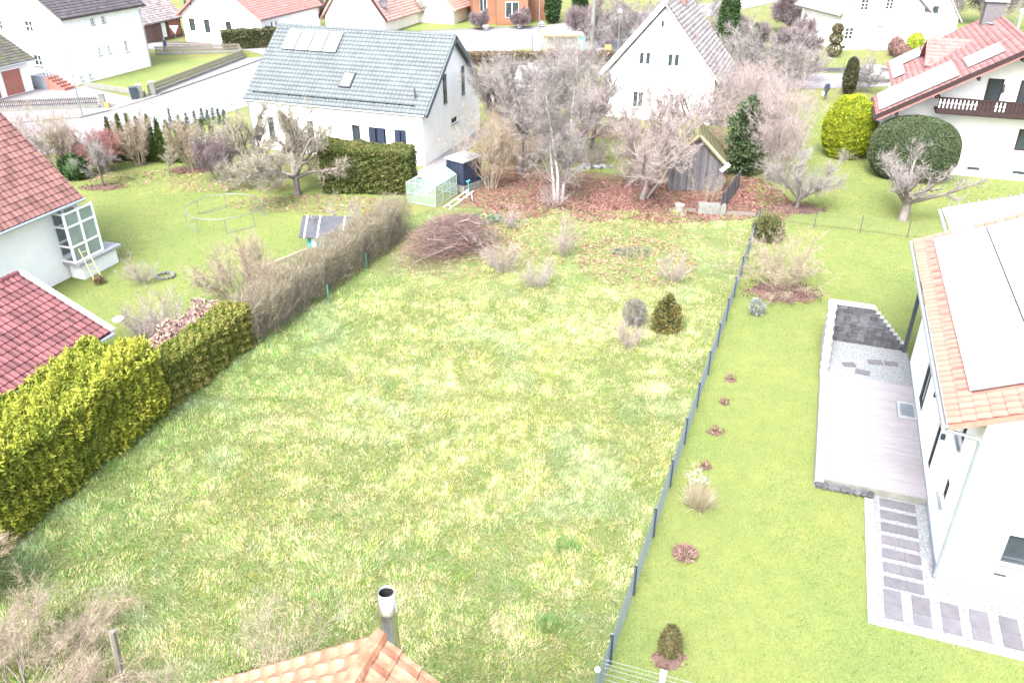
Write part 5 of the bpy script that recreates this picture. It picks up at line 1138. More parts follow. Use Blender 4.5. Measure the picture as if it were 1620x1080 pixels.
bush('rush_clump', (14.1, 42.4, 0), .75, .7, 1.3, 'dark olive evergreen clump at the far end of the wire fence', OLIVE, 4200, .22, .12, .08, 7, 'shrub', jit=.5)
m_ = bare_meshes(multi(40, random.Random(3), .55, 2.6, .012, (.55, 1.45)), dict(segs=[6,3,3], n=[5,3], first=[.3,.2], ang=[.35,.5], ratio=[.4,.5], wob=[.12,.2,.22], up=[-.07,-.03,0]), 3, (.15, .4), 4, .012, 0, 'twig_tan', 'twig_tan')
bare('tan_shrub', (13.0, 36.0, 0), 'arching tan leafless shrub in a round mulch bed by the fence', 'shrub', m_, tn='stems', cn='twigs', s=1.05)
def bed(loc, rx, ry, label, seed=0, cat='mulch bed', m=None, cols=((.11,.065,.05), (.15,.09,.07), (.19,.125,.10), (.085,.055,.045))):
    rs = random.Random(seed); mb = MB(); pts = [(rx * (1 + .22 * rs.uniform(-1, 1)) * math.cos(a), ry * (1 + .22 * rs.uniform(-1, 1)) * math.sin(a)) for a in (k * math.pi / 12 for k in range(24))]
    mb.add([(0, 0, .05)] + [(x * .6, y * .6, .04) for x, y in pts] + [(x, y, -.005) for x, y in pts], [(0, 1 + k, 1 + (k + 1) % 24) for k in range(24)] + [(1 + k, 25 + k, 25 + (k + 1) % 24, 1 + (k + 1) % 24) for k in range(24)])
    o = empty('mulch_bed', (*loc, 0), 0, label, cat); mb.obj('soil', m or G_BED, o)
    n = int(rx * ry * 420); a = rng.uniform(0, 6.28, n); q = np.sqrt(rng.random(n)) * 1.3; P_ = np.stack([np.cos(a) * q * rx, np.sin(a) * q * ry, .02 + .06 * rng.random(n)], 1)
    V, F, C = leaves(P_, np.tile([[0,0,.3]], (n, 1)), .07, .5, np.array(cols)[rng.integers(0, len(cols), n)], 1.3); tag(put('fallen_leaves', npmesh('fallen_leaves', V, F, M['littercol'], C), o), kind='stuff'); return o
bed((13.0, 35.7), 1.55, 1.15, 'round red brown mulch bed under the tan shrub', 1)
bed((17.2, 47.4), 1.5, .9, 'patch of red leaves under the small bare tree right of the fence', 2)
bed((-21.9, 55.0), 1.5, .7, 'red mulch ring under the tall bundled stems in the left garden', 3)
bed((-26.4, 51.3), 1.3, .6, 'soil ring under the small round bare tree in the left garden', 4)
st, ex = limbs(7, 1.05, 2.7, .22, (.42, .9), 21)
m_ = bare_meshes(st, dict(LIMB, n=[12,4,2], first=[.3,.2,.1], ratio=[.38,.5,.5], wob=[.17,.2,.2,.2], up=[.02,.14,.1,.1], tap=.35, rr=.55), 21, (.15, .4), 1, .016, 1, 'bark', 'twig_grey', .5, extra=ex)
bare('pruned_tree', (22.86, 45.43, 0), 'gnarled pruned fruit tree in front of the clipped yew dome', 'tree', m_, rz=.6, s=1.2)
st, ex = limbs(9, .5, 2.7, .10, (.1, 1.2), 22)
m_ = bare_meshes(st, dict(LIMB, n=[9,5,3], up=[.01,.03,.02,.0]), 22, (.2, .5), 2, .012, 0, 'bark', 'twig_grey', extra=ex)
bare('bare_tree', (17.23, 47.34, 0), 'small spreading bare tree standing in the red leaf patch', 'tree', m_, s=1.05)
W1 = bare_meshes(multi(18, random.Random(5), .5, 4.4, .03, (1.05, 1.5)), dict(SHRUB, n=[6,4,3]), 5, (.2, .5), 3, .014, 0, 'twig_tan', 'twig_tan')
W2 = bare_meshes(multi(20, random.Random(6), .8, 4.6, .035, (.8, 1.45)), dict(SHRUB, n=[6,4,3]), 6, (.2, .55), 3, .014, 0, 'twig_pink', 'twig_pink')
W3 = bare_meshes(multi(16, random.Random(7), .4, 1.6, .012, (.7, 1.45)), dict(SHRUB, segs=[4,3,3], n=[5,4], first=[.2,.1], ang=[.5,.6], ratio=[.5,.5], wob=[.1,.15,.2], up=[.03,.05,.05]), 7, (.1, .3), 3, .009, 0, 'twig_pink', 'twig_pink')
W4 = bare_meshes(multi(26, random.Random(8), .35, 3.2, .03, (1.15, 1.5)), WAND, 8, (.2, .45), 2, .014, 0, 'twig_tan', 'twig_tan')
bare('tall_shrub', (17.3, 52.6, 0), 'tall rosy leafless shrub right of the timber shed', 'shrub', W2, tn='stems', cn='twigs', s=.78, sz=1.15)
bare('tall_shrub', (17.3, 57.5, 0), 'tall rosy leafless shrub behind the small bare tree, toward the road', 'shrub', W2, rz=2.0, tn='stems', cn='twigs', s=.8, sz=1.15)
bare('tall_shrub', (17.6, 66.0, 0), 'pale rosy leafless shrub right of the white gable house', 'shrub', W2, rz=4.0, tn='stems', cn='twigs', s=.85, sz=.95)
bare('tall_shrub', (20.0, 69.0, 0), 'pale rosy leafless shrub nearest the walking person', 'shrub', W2, rz=1.0, tn='stems', cn='twigs', s=.75, sz=.8)
# trees in the leafy back garden

BI = [((.25*math.cos(a), .25*math.sin(a), 0), (.10*math.cos(a), .10*math.sin(a), 1), 8.6 - k * .9, .11) for k, a in enumerate((.2, 2.4, 4.5))]
m_ = bare_meshes(BI, dict(TALL, n=[22,6,5]), 41, (.25, .7), 3, .012, 0, 'barkbirch', 'twig_grey', -.1)
bare('birch', (2.85, 48.6, 0), 'white barked birch with three stems in the back garden', 'tree', m_)
st, ex = limbs(8, 2.2, 4.2, .17, (.5, 1.4), 42, (.2,.1))
m_ = bare_meshes(st, dict(LIMB, n=[10,6,4]), 42, (.25, .6), 2, .014, 1, 'barkdark', 'twig_grey', extra=ex)
bare('bare_tree', (.5, 54.3, 0), 'broad dark stemmed bare tree left of the birch', 'tree', m_, s=1.12)
bare('bare_tree', (-1.0, 60.5, 0), 'grey bare tree beside the gable of the blue roof house', 'tree', m_, rz=2.2, s=.95)
bare('bare_tree', (3.6, 64.5, 0), 'grey bare tree in front of the low hedge, behind the birch', 'tree', m_, rz=4.1, s=1.0)
bare('bare_tree', (5.9, 60.0, 0), 'grey bare tree before the left corner of the white gable house', 'tree', m_, rz=5.4, s=.9)
st = [((0,0,0), (.15,0,1), 1.7, .14), ((.25,.1,0), (.5,-.05,1), 1.9, .12), ((-.2,.1,0), (-.3,.1,1), 1.6, .10)]
st, ex = limbs(8, 1.5, 3.6, .15, (.4, 1.35), 43, (.35,0)); ex += [((.25,.1,0), (1.1,0,1.3), .10, .08, 0), ((1.1,0,1.3), (1.7,.1,2.6), .08, .04, 0)]
m_ = bare_meshes(st, dict(LIMB, n=[10,6,4]), 43, (.2, .5), 2, .014, 1, 'bark', 'twig_pink', extra=ex)
bare('plum_tree', (8.1, 49.0, 0), 'rosy leafless plum tree leaning beside the timber shed', 'tree', m_, s=1.08)
bare('plum_tree', (10.6, 56.5, 0), 'rosy leafless plum tree between the shed and the white gable', 'tree', m_, rz=2.0, s=1.0)
bare('plum_tree', (13.4, 60.6, 0), 'rosy leafless plum tree behind the timber shed', 'tree', m_, rz=4.0, s=.95)
bare('plum_tree', (4.6, 57.0, 0), 'rosy leafless plum tree right behind the birch', 'tree', m_, rz=5.0, s=1.1)
bare('hazel', (-1.35, 51.0, 0), 'upright hazel clump beside the navy cabinet', 'shrub', W1, tn='stems', cn='twigs', s=.72, sz=.85)
bare('hazel', (-.6, 56.2, 0), 'hazel clump by the gable wall of the blue roof house', 'shrub', W1, rz=2.0, tn='stems', cn='twigs', s=.7, sz=.75)
bare('low_shrub', (5.5, 55.8, 0), 'brown low shrub by the pale stone heap', 'shrub', W3, s=1.2, tn='stems', cn='twigs'); bare('low_shrub', (7.8, 52.6, 0), 'brown low shrub left of the timber shed', 'shrub', W3, s=1.2, rz=2, tn='stems', cn='twigs')
bare('low_shrub', (2.4, 47.6, 0), 'dark low shrub at the foot of the birch', 'shrub', W3, s=.8, rz=3, tn='stems', cn='twigs')
bare('hazel', (11.9, 48.1, 0), 'thin bare saplings in front of the timber shed', 'shrub', bare_meshes(multi(7, random.Random(9), .9, 1.9, .018, (1.2, 1.5)), WAND, 9, (.15, .3), 1, .01, 0, 'twig_tan', 'twig_tan'), tn='stems', cn='twigs')
# small shrubs on the meadow
for (x_, y_, s_, sz_, r_, lb) in [(-.48,38.2,.95,1.05,0,'brown leafless shrub right of the brush pile'), (1.25,36.4,.8,.85,1,'brown leafless shrub nearest the meadow centre'), (2.65,40.2,.7,1.2,2,'grey upright shrub at the far end of the meadow'), (7.85,36.9,.7,.85,3,'purple brown shrub near the orange juniper'), (4.95,30.4,.55,.75,4,'pale dry shrub in front of the orange juniper'), (.0,44.2,.7,.6,5,'low dark shrub beyond the brush pile')]:
    bare('low_shrub', (x_, y_, 0), lb, 'shrub', W3, rz=r_, s=s_, sz=sz_, tn='stems', cn='twigs')
bush('grey_shrub', (5.45, 32.4, 0), .5, .45, 1.25, 'grey green shrub left of the orange juniper', [(.10,.10,.09), (.17,.16,.15), (.24,.22,.20)], 3000, .08, .15, .1, 11, core=False, depth=.4)
jn = bush('juniper', (6.75, 31.9, 0), .68, .58, 1.75, 'small orange tipped juniper at the end of the meadow', [(.05,.075,.035), (.08,.10,.035), (.13,.12,.04), (.26,.17,.045)], 5200, .085, .3, .20, 12, 'shrub', zc=.75, cone=.45, core=False, depth=.45, trunk=.8)
bush('grey_leaf_shrub', (11.2, 33.4, 0), .36, .34, .78, 'small silver grey shrub on the right lawn below the mulch bed', [(.16,.18,.17), (.23,.25,.24), (.30,.32,.31)], 1100, .075, .25, .08, 13, core=False)
bush('small_spruce', (4.05, 14.55, 0), .36, .36, .95, 'small brownish green spruce on the right lawn near the bottom', [(.06,.07,.025), (.11,.10,.045), (.17,.12,.06)], 3000, .08, .25, .05, 14, 'conifer', cone=.5, zc=.4)
bed((4.0, 14.35), .42, .3, 'bare soil ring under the small spruce', 5)
bush('heather', (5.07, 17.97, 0), .34, .3, .3, 'reddish brown heather clump on the right lawn', [(.16,.09,.08), (.26,.16,.14), (.36,.26,.22)], 900, .09, .2, .06, 15, core=False, depth=.2)
tuft((5.92, 20.25), .55, .75, 1400, [(.44,.39,.27), (.50,.46,.34), (.38,.33,.22)], 'pale straw coloured ornamental grass on the right lawn', 'ornamental_grass', cat='ornamental grass')
pl = MB()
PG = empty('seed_plumes', (5.85, 20.5, 0), 0, 'feathery cream seed plumes rising behind the straw coloured grass', 'ornamental grass')
V = []; 
for i in range(16):
    a = rng.uniform(0, 6.28); q = rng.uniform(.1, .4); p_ = np.array([math.cos(a) * q, math.sin(a) * q, rng.uniform(.8, 1.15)]); n = 26; C_ = p_ + rng.normal(0, .05, (n, 3)); V.append(C_); pl.tube([(0,0,0), tuple(p_)], .005, 3)
V = np.concatenate(V); v_, f_, c_ = leaves(V, np.tile([[0,0,1.]], (len(V), 1)), .06, .3, np.tile([[.30,.28,.22]], (len(V), 1)), .8); tag(put('plumes', npmesh('plumes', v_, f_, M['littercol'], c_), PG), kind='stuff'); pl.obj('stalks', M['twig_pale'], PG)
for (x_, y_, r_, lb) in [(8.66,27.75,.22,'dark soil spot with young plant nearest the terrace steps'), (8.07,26.1,.2,'dark soil spot with young plant, second along the fence'), (7.3,24.2,.26,'reddish soil spot with young plant level with the deck'), (6.56,22.2,.2,'dark soil spot beyond the straw coloured grass')]:
    o = bed((x_, y_), r_, r_ * .8, lb, int(x_ * 10)); v_, f_, c_ = leaves(rng.normal(0, 1, (60, 3)) * [r_ * .35, r_ * .35, .05] + [0,0,.12], np.tile([[0,0,1.]], (60, 1)), .1, .25, np.tile([[.22,.15,.11]], (60, 1)), .8); tag(put('young_plant', npmesh('young_plant', v_, f_, M['leafcol'], c_), o), kind='stuff')

# ------------------------------------------------------------------ left garden
st, ex = limbs(10, 1.1, 3.3, .18, (.1, 1.0), 51)
m_ = bare_meshes(st, dict(LIMB, n=[11,7,4], up=[.015,.03,.02,.0]), 51, (.2, .5), 3, .014, 1, 'bark', 'twig_olive', extra=ex)
bare('apple_tree', (-13.6, 49.9, 0), 'wide grey green bare apple tree before the dark conifer hedge', 'tree', m_, s=1.15)
bare('apple_tree', (-17.3, 53.2, 0), 'grey bare apple tree behind the purple brush stack', 'tree', m_, rz=1.5, s=.95)
st, ex = limbs(8, .9, 1.9, .07, (.4, 1.35), 52)
m_ = bare_meshes(st, dict(LIMB, n=[8,5,3]), 52, (.15, .35), 2, .010, 0, 'barkdark', 'twig_grey', extra=ex)
bare('bare_tree', (-26.5, 51.4, 0), 'small round bare tree on the left lawn near the red roof', 'tree', m_, s=.95, sz=1.05)
bare('stem_clump', (-25.9, 56.0, 0), 'tall pale stems in front of the conifer row, left clump', 'shrub', W4, tn='stems', cn='twigs', s=.95); bare('stem_clump', (-21.85, 55.1, 0), 'tall pale stems in front of the conifer row, right clump', 'shrub', W4, rz=2, tn='stems', cn='twigs', s=.95)
m_ = bare_meshes(multi(45, random.Random(17), .75, 2.2, .012, (1.2, 1.5)), WAND, 17, (.15, .4), 2, .012, 0, 'twig_purple', 'twig_purple')
bare('brush_stack', (-19.3, 52.9, 0), 'dense purple brown upright brush in front of the conifer row', 'shrub', m_, tn='stems', cn='twigs', s=1.1)
bare('tan_shrub', (-12.5, 34.9, 0), 'large pale tan leafless shrub by the middle of the bare hedge', 'shrub', bare_meshes(multi(24, random.Random(19), .7, 2.5, .014, (.5, 1.35)), dict(SHRUB, segs=[5,4,3], n=[7,5], first=[.25,.2], ang=[.45,.5], ratio=[.5,.5], wob=[.1,.14,.18], up=[.06,.07,.06]), 19, (.15, .4), 4, .011, 0, 'twig_tan', 'twig_tan'), tn='stems', cn='twigs')
bare('low_shrub', (-18.2, 36.8, 0), 'small rosy leafless shrub on the left lawn', 'shrub', W3, s=.75, tn='stems', cn='twigs')
bare('low_shrub', (-15.0, 30.8, 0), 'leafless shrub behind the golden hedge on the left lawn', 'shrub', W3, s=1.15, sz=1.35, rz=2, tn='stems', cn='twigs')
bare('low_shrub', (-16.2, 31.6, 0), 'thin leafless shrub nearest the maroon roof', 'shrub', W3, s=.8, rz=4, tn='stems', cn='twigs')
bare('red_shrub', (-27.9, 54.6, 0), 'red twigged shrub at the left end of the conifer row', 'shrub', bare_meshes(multi(24, random.Random(23), .4, 2.2, .014, (1.0, 1.45)), SHRUB, 23, (.1, .3), 3, .012, 0, 'twig_red', 'twig_red'), tn='stems', cn='twigs')
bare('tan_shrub', (-30.2, 53.6, 0), 'tawny leafless shrub beside the street, left of the red shrub', 'shrub', W1, s=.75, sz=.8, tn='stems', cn='twigs')
bare('tall_shrub', (-32.2, 51.6, 0), 'rosy leafless shrub behind the red tiled roof edge', 'shrub', W2, s=.8, tn='stems', cn='twigs')
bush('dark_shrub', (-29.0, 53.0, 0), .9, .7, 1.5, 'dark evergreen shrub between the red shrub and tawny shrub', DARKG, 1500, .16, .4, .15, 20)
bare('bare_tree', (-23.0, 53.6, 0), 'pale young bare tree between the two stem clumps', 'tree', m_ if False else bare_meshes([((0,0,0), (.05,0,1), 1.1, .05)], TREE, 24, (.15, .35), 2, .012, 1, 'bark', 'twig_olive'), s=.75)
# near bushes at the bottom edge
m_ = bare_meshes(multi(30, random.Random(29), 1.2, 2.5, .024, (.2, 1.3)), dict(SHRUB, n=[7,5,3], wob=[.16,.2,.22,.22], up=[.0,.02,.02,.0], rr=.55), 29, (.15, .4), 2, .007, 0, 'bark', 'twig_tan')
bare('tangled_bush', (-11.9, 13.3, 0), 'tangled leafless bush filling the bottom left corner', 'shrub', m_, s=.85, sz=.72, tn='stems', cn='twigs')
bare('tangled_bush', (-14.6, 15.9, 0), 'tawny leafless bush at the left edge below the golden hedge', 'shrub', W1, rz=1, s=.5, sz=.5, tn='stems', cn='twigs')
bare('sparse_bush', (-6.3, 12.9, 0), 'sparse leafless bush beside the orange roof', 'shrub', bare_meshes(multi(12, random.Random(33), .9, 2.2, .016, (.5, 1.4)), dict(SHRUB, n=[6,4,3]), 33, (.1, .3), 1, .007, 0, 'bark', 'twig_tan'), tn='stems', cn='twigs')
bush('ivy_clump', (-6.2, 12.9, 0), .8, .7, .9, 'dark green ivy clump under the sparse bush', DARKG, 1600, .09, .6, .12, 34, 'shrub', core=False, depth=.35)

# ------------------------------------------------------------------ far vegetation
hedge('clipped_hedge', (-33.9, 101.2), (-27.9, 103.6), 1.6, 2.0, 'dark clipped hedge in front of the white house with bright red roof', [(.06,.075,.03), (.09,.10,.045), (.13,.12,.07)], 5000, .2, .4, .08, 41)
hedge('clipped_hedge', (-5.5, 91.5), (11.2, 92.4), 1.5, 1.25, 'long low brown topped hedge in front of the bus shelter', [(.09,.09,.045), (.15,.12,.08), (.25,.16,.13)], 9000, .18, .4, .08, 42)
FT1 = bare_meshes([((0,0,0), (0,0,1), 1.2, .2)], dict(ROUND, n=[8,6,5,3]), 61, (.4, .9), 3, .03, 1, 'barkdark', 'twig_purple')
FT2 = bare_meshes(multi(18, random.Random(62), 1.0, 4.5, .04, (.6, 1.4)), dict(SHRUB, n=[5,4,3]), 62, (.4, .9), 3, .03, 0, 'twig_grey', 'twig_grey')
for (x_, y_, s_, r_, lb) in [(9.6,108.5,1.5,0,'purple grey bare tree behind the tall grey pole'), (13.5,110.5,1.3,2,'purple grey bare tree behind the lamp left of the white gable'), (30.5,92.5,1.55,1,'large purple grey bare tree left of the white villa'), (27.0,99,1.3,3,'purple grey bare tree farther back left of the villa'), (36,113,1.6,4,'purple grey bare tree behind the villa'), (-28.5,126,1.2,5,'bare tree right of the bright red roof'), (-26,134,1.2,1,'distant bare tree between the red and pink roofs'), (-7.5,131,1.1,2,'bare tree left of the orange timber house')]:
    bare('bare_tree', (x_, y_, 0), lb, 'tree', FT1, rz=r_, s=s_)
for (x_, y_, s_, r_, lb) in [(13.2,101.5,1.0,0,'grey thicket left of the white gable roof'), (11,103,.8,1,'grey thicket by the yellow box and pole'), (22,81,1.0,2,'grey shrub by the road right of the gable house'), (25.5,80,.9,3,'pale shrub by the road, left of the person'), (22.5,101,1.1,4,'brown shrub behind the white gable roof'), (19,105,1.1,5,'tawny shrub row left of the dark cypress'), (-9,127,.9,1,'brown shrub in the far garden'), (-13,124,.8,2,'tawny shrub by the far garden fence'), (33,79,.55,2,'orange brown shrub in front of the parked car'), (60,122,1.5,3,'ochre thicket on the slope right of the villa'), (66,120,1.5,1,'ochre thicket at the upper right corner'), (54,125,1.4,5,'brown thicket behind the garage wing'), (29,84,.6,1,'rosy shrub beside the topiary balls')]:
    bare('bare_shrub', (x_, y_, 0), lb, 'shrub', FT2 if 'rosy' not in lb else W2, rz=r_, s=s_, tn='stems', cn='twigs')
bush('cypress', (24.2, 97.5, 0), 1.0, 1.0, 8.5, 'tall dark green cypress at the top right of the gable house', DARKG, 4500, .3, .35, .1, 43, 'conifer', zc=3.0)
bush('cone_conifer', (27.2, 97.0, 0), .8, .8, 3.4, 'small dark cone shaped conifer right of the tall cypress', DARKG, 1500, .25, .35, .08, 44, 'conifer', cone=.6)
bush('yellow_shrub', (23.6, 84.5, 0), 1.6, 1.4, 2.6, 'yellow green shrub behind the grey roof edge', [(.12,.12,.03), (.20,.19,.05), (.28,.25,.08)], 2600, .25, .35, .3, 45)
bush('yellow_shrub', (21.4, 91.5, 0), 1.5, 1.3, 2.2, 'yellow green shrub left of the dark cypress', [(.10,.12,.03), (.16,.17,.05), (.22,.22,.08)], 2200, .25, .35, .3, 46)
for k, (z_, r_) in enumerate(((.6,.75),(1.7,.6),(2.6,.5))): pass
TP = empty('topiary', (36.2, 96.5, 0), 0, 'three tiered clipped topiary tree beside the villa wall', 'topiary')
for z_, r_ in ((.75,.8),(2.0,.68),(3.0,.55)):
    P_, N_ = ellip(900, r_, r_, r_ * .85, z_); V, F, C = leaves(P_, N_, .16, .4, pal([(.08,.085,.035), (.13,.12,.055), (.17,.14,.08)], rng.random(len(P_)))); put('ball', npmesh('ball', V, F, M['leafcol'], C), TP)
MB().tube([(0,0,0),(0,0,3)], .08, 6).obj('trunk', M['barkdark'], TP)
for (x_, y_, r_, h_, cols, lb) in [(43.2,95.0,.85,1.6,[(.16,.09,.08),(.24,.15,.13),(.30,.20,.17)],'lower reddish clipped ball before the villa'), (43.4,97.2,.85,2.0,[(.16,.09,.08),(.24,.15,.13),(.30,.20,.17)],'upper reddish clipped ball before the villa'), (45.3,96.8,.95,2.5,[(.14,.20,.02),(.26,.32,.03),(.36,.42,.05)],'bright lime green clipped ball before the villa'), (44.8,93.6,.8,1.7,[(.10,.15,.02),(.17,.22,.03),(.24,.28,.04)],'green clipped ball under the lime one'), (46.2,93.8,.8,1.6,[(.18,.12,.09),(.26,.18,.14),(.32,.22,.18)],'brown clipped ball right of the green one')]:
    bush('clipped_ball', (x_, y_, 0), r_, r_, h_, lb, cols, 1500, .16, .4, .05, int(x_), zc=h_ * .5)
bush('dark_evergreen', (5.6, 121.5, 0), 1.3, 1.3, 7, 'dark conifer against the orange timber house', DARKG, 2400, .35, .35, .2, 47, 'conifer', cone=.5)
bush('dark_evergreen', (9.6, 124.0, 0), 1.3, 1.3, 7, 'dark conifer right of the orange timber house', DARKG, 2400, .35, .35, .2, 48, 'conifer', cone=.5)
for i, (x_, y_) in enumerate([(-4.0,116.0),(1.2,117.2)]): bare('bare_tree', (x_, y_, 0), ['slender bare street tree left of the timber house windows','slender bare street tree in front of the timber house'][i], 'tree', m_ if False else FT1, rz=i, s=.85)
bush('green_shrub', (15.3, 46.9, 0), .1, .1, .1, 'x', DARKG, 10, .1) if False else None
bush('low_juniper', (-1.9, 45.3, 0), 1.3, .7, .25, 'blue green ground cover with yellow bloom by the brush pile', [(.10,.15,.09), (.16,.22,.14), (.22,.28,.18)], 1500, .12, .4, .05, 49, 'ground cover', core=False)
bush('grey_patch', (6.3, 40.4, 0), 1.0, .6, .22, 'greyish withered plant patch at the far end of the meadow', [(.14,.15,.12), (.19,.20,.16), (.24,.25,.17)], 800, .11, .2, .2, 50, 'ground cover', core=False)
bush('orange_shrub', (-8.3, 45.6, 0), .45, .4, .6, 'yellow flowering bush behind the play house', [(.35,.24,.02), (.45,.32,.03)], 700, .1, .3, .05, 51, core=False)
bare('low_shrub', (-9.3, 42.6, 0), 'grey leafless shrub growing against the play house', 'shrub', W3, s=1.1, sz=1.3, rz=1.2, tn='stems', cn='twigs')
# ------------------------------------------------------------------ fences
FD = Vector((.359, .9333, 0)).normalized(); F0 = Vector((2.47, 14.15, 0)); FN = Vector((-FD.y, FD.x, 0))
WF = empty('wire_fence', F0, math.atan2(FD.y, FD.x), 'blue grey double wire mesh fence between meadow and right lawn', 'fence')
pm = MB().box(-.03,.03,-.04,.04,0,1.12).mesh('post', M['fencepost']); cm = MB().box(-.025,.025,-.035,.035,1.121,1.135).mesh('post_cap', M['galv'])
wp = MB()
for k in range(47): wp.box(.04 + k * .0525,.0445 + k * .0525,-.002,.002,.04,1.06)
for z_ in (.06,.26,.46,.66,.86,1.04): wp.box(.02,2.48,-.010,-.004,z_,z_ + .007); wp.box(.02,2.48,.004,.010,z_,z_ + .007)
wm_ = wp.mesh('mesh_panel', M['fencewire'])
for k in range(-3, 14):
    p_ = put('post', pm, WF, (k * 2.5, 0, 0)); put('post_cap', cm, p_)
    if k < 13: put('mesh_panel', wm_, WF, (k * 2.5, 0, 0))
CF = empty('garden_fence', (14.4, 45.2), math.atan2(-3.6, 10.2), 'thin green wire fence with slender posts across the far lawn', 'fence')
pm = MB().tube([(0,0,0),(0,0,1.05)], .025, 6).mesh('post', M['darkmetal'])
for k in range(6): put('post', pm, CF, (.6 + k * 2.45, 0, 0))
wp = MB()
for z_ in (.1,.35,.6,.95): wp.tube([(.3,0,z_),(13,0,z_)], .004, 3)
for k in range(80): wp.tube([(.3 + k * .16,0,.1),(.3 + k * .16,0,.95)], .0025, 3)
wp.obj('wire_mesh', M['galv'], CF)
NF = empty('chain_fence', (2.15, 13.52), math.atan2(-.46, 1.37), 'galvanised wire fence with white concrete post at the bottom edge', 'fence')
wp = MB()
for k in range(60): wp.tube([(k * .06,0,.1),(k * .06,0,1.0)], .002, 3)
for z_ in (.1,.3,.5,.7,.85,1.0): wp.tube([(0,0,z_),(3.6,0,z_)], .004, 3)
wp.obj('wire_mesh', M['galv'], NF); MB().box(1.42,1.55,-.07,.06,0,1.08).box(1.41,1.56,-.08,.07,1.081,1.1).obj('concrete_post', M['whiteframe'], NF)
BL = empty('ball_post', (2.02, 13.15), 0, 'short post with round white ball cap at the fence corner', 'post')
MB().tube([(0,0,0),(0,0,1.0)], .03, 8).obj('shaft', M['galv'], BL); MB().lathe([(.01,.98),(.05,1.0),(.075,1.06),(.05,1.125),(.01,1.14)], n=12).obj('ball', M['whiteframe'], BL, smooth=True)
wpost = tag(MB().tube([(0,0,0),(.1,.02,1.0),(.16,.05,1.95)], [.09,.085,.08], 8).obj('wooden_post', M['oldwood'], loc=(-9.55,13.45,0)), 'leaning weathered wooden post at the bottom left bush', 'post')
for i, (x_, y_) in enumerate([(-8.95,34.6),(-7.75,38.4)]): tag(MB().tube([(0,0,0),(0,0,.95)], .035, 6).obj('fence_post', M['greenmetal'], loc=(x_ + .35, y_, 0)), ['green metal post in the bare hedge, nearer the camera', 'green metal post in the bare hedge, nearer the brush pile'][i], 'post', 'green posts in the bare hedge')
# plank fence, planter and log by the timber shed
PF = empty('plank_fence', (12.35, 46.3), math.atan2(5.5, 2.6), 'weathered plank fence running back beside the timber shed', 'fence')
rs = random.Random(77)
for k in range(26):
    m_ = MB(); h_ = 1.25 + rs.uniform(-.06,.06); m_.obox((k * .22, rs.uniform(-.02,.02), h_ / 2), (1,0,0), (0,1,0), (rs.uniform(-.03,.03),0,1), .095, .012, h_ / 2); m_.obj('plank', M['board_grey'], PF)
MB().box(0,5.7,.025,.07,.35,.43).box(0,5.7,.025,.07,.95,1.03).obj('rail', M['oldwood'], PF)
tag(MB().box(-.8,.8,-.3,.3,0,.55).box(-.72,.72,-.22,.22,.551,.56).obj('concrete_planter', M['concrete'], loc=(11.9,46.6,0), rz=-.15), 'mossy concrete trough in front of the shed', 'planter')
tag(MB().box(-1.7,0,-.05,.05,0,.22).obj('edge_board', M['oldwood'], loc=(14.4,46.0,0), rz=-.2), 'low edging board between plank fence and wire fence', 'board')
tag(MB().box(-1.6,0,-.05,.05,0,.2).obj('edge_board', M['oldwood'], loc=(11.0,46.75,0), rz=-.05), 'low edging board left of the concrete trough', 'board')
ST = empty('tree_stump', (9.95, 46.4), 0, 'cut tree stump with pale top among red leaves', 'stump')
MB().lathe([(.36,0),(.30,.15),(.28,.6)], n=12).obj('bark', M['bark'], ST); MB().lathe([(.279,.6),(.0,.62)], n=12).obj('cut_face', M['twig_pale'], ST)
for i in range(5):
    q = .17; MB().lathe([(q,0),(q,.25),(.02,.3)], (.3 * math.cos(i), .3 * math.sin(i * 2) , .0), 8).obj('moss_lump', M['moss'], ST)
rs = random.Random(5)
SP = empty('stone_heap', (5.6, 55.4), 0, 'pale heap of stones on the back lawn behind the birch', 'stones')
for i in range(14):
    m_ = MB(); rock(m_, (rs.gauss(0,.7), rs.gauss(0,.2), .12), rs.uniform(.14,.26), rs); m_.obj('stone', M['paleslab'], SP)
RS = empty('stone_ring', (-17.4, 37.5), 0, 'small ring of grey stones on the left lawn', 'stones')
for i in range(13):
    m_ = MB(); a = i * 2 * math.pi / 13; rock(m_, (.42 * math.cos(a), .36 * math.sin(a), .08), rs.uniform(.10,.15), rs); m_.obj('stone', M['concrete'], RS)
# ------------------------------------------------------------------ left garden things
TR = empty('trampoline_frame', (-16.7, 45.4), 0, 'bare steel ring of a trampoline standing on the left lawn', 'trampoline')
ring = [(2.15 * math.cos(k * math.pi / 24), 2.15 * math.sin(k * math.pi / 24), .85) for k in range(49)]
MB().tube(ring, .022, 6, cap=False).obj('ring', M['galv'], TR)
for k in range(8):
    a = k * math.pi / 4 + .3; p_ = (2.15 * math.cos(a), 2.15 * math.sin(a)); MB().tube([(p_[0],p_[1],.85),(p_[0] * 1.02,p_[1] * 1.02,.02)], .02, 5).obj('leg', M['galv'], TR)
for k in range(4):
    a = k * math.pi / 2 + .3; b = a + math.pi / 4; MB().tube([(2.19 * math.cos(a),2.19 * math.sin(a),.03),(2.19 * math.cos(b),2.19 * math.sin(b),.03)], .02, 5).obj('foot_bar', M['galv'], TR)
LD = empty('ladder', (-20.9, 37.2), math.atan2(-.5, .9), 'pale yellow wooden ladder leaning on the balcony slab', 'ladder')
M['ladder'] = mat('pale_yellow_wood', (.50,.47,.25), (.44,.40,.20), 5, .7)
for s_ in (-.2, .2): MB().tube([(.55,s_,0),(-.1,s_,1.7)], .03, 6).obj('rail', M['ladder'], LD)
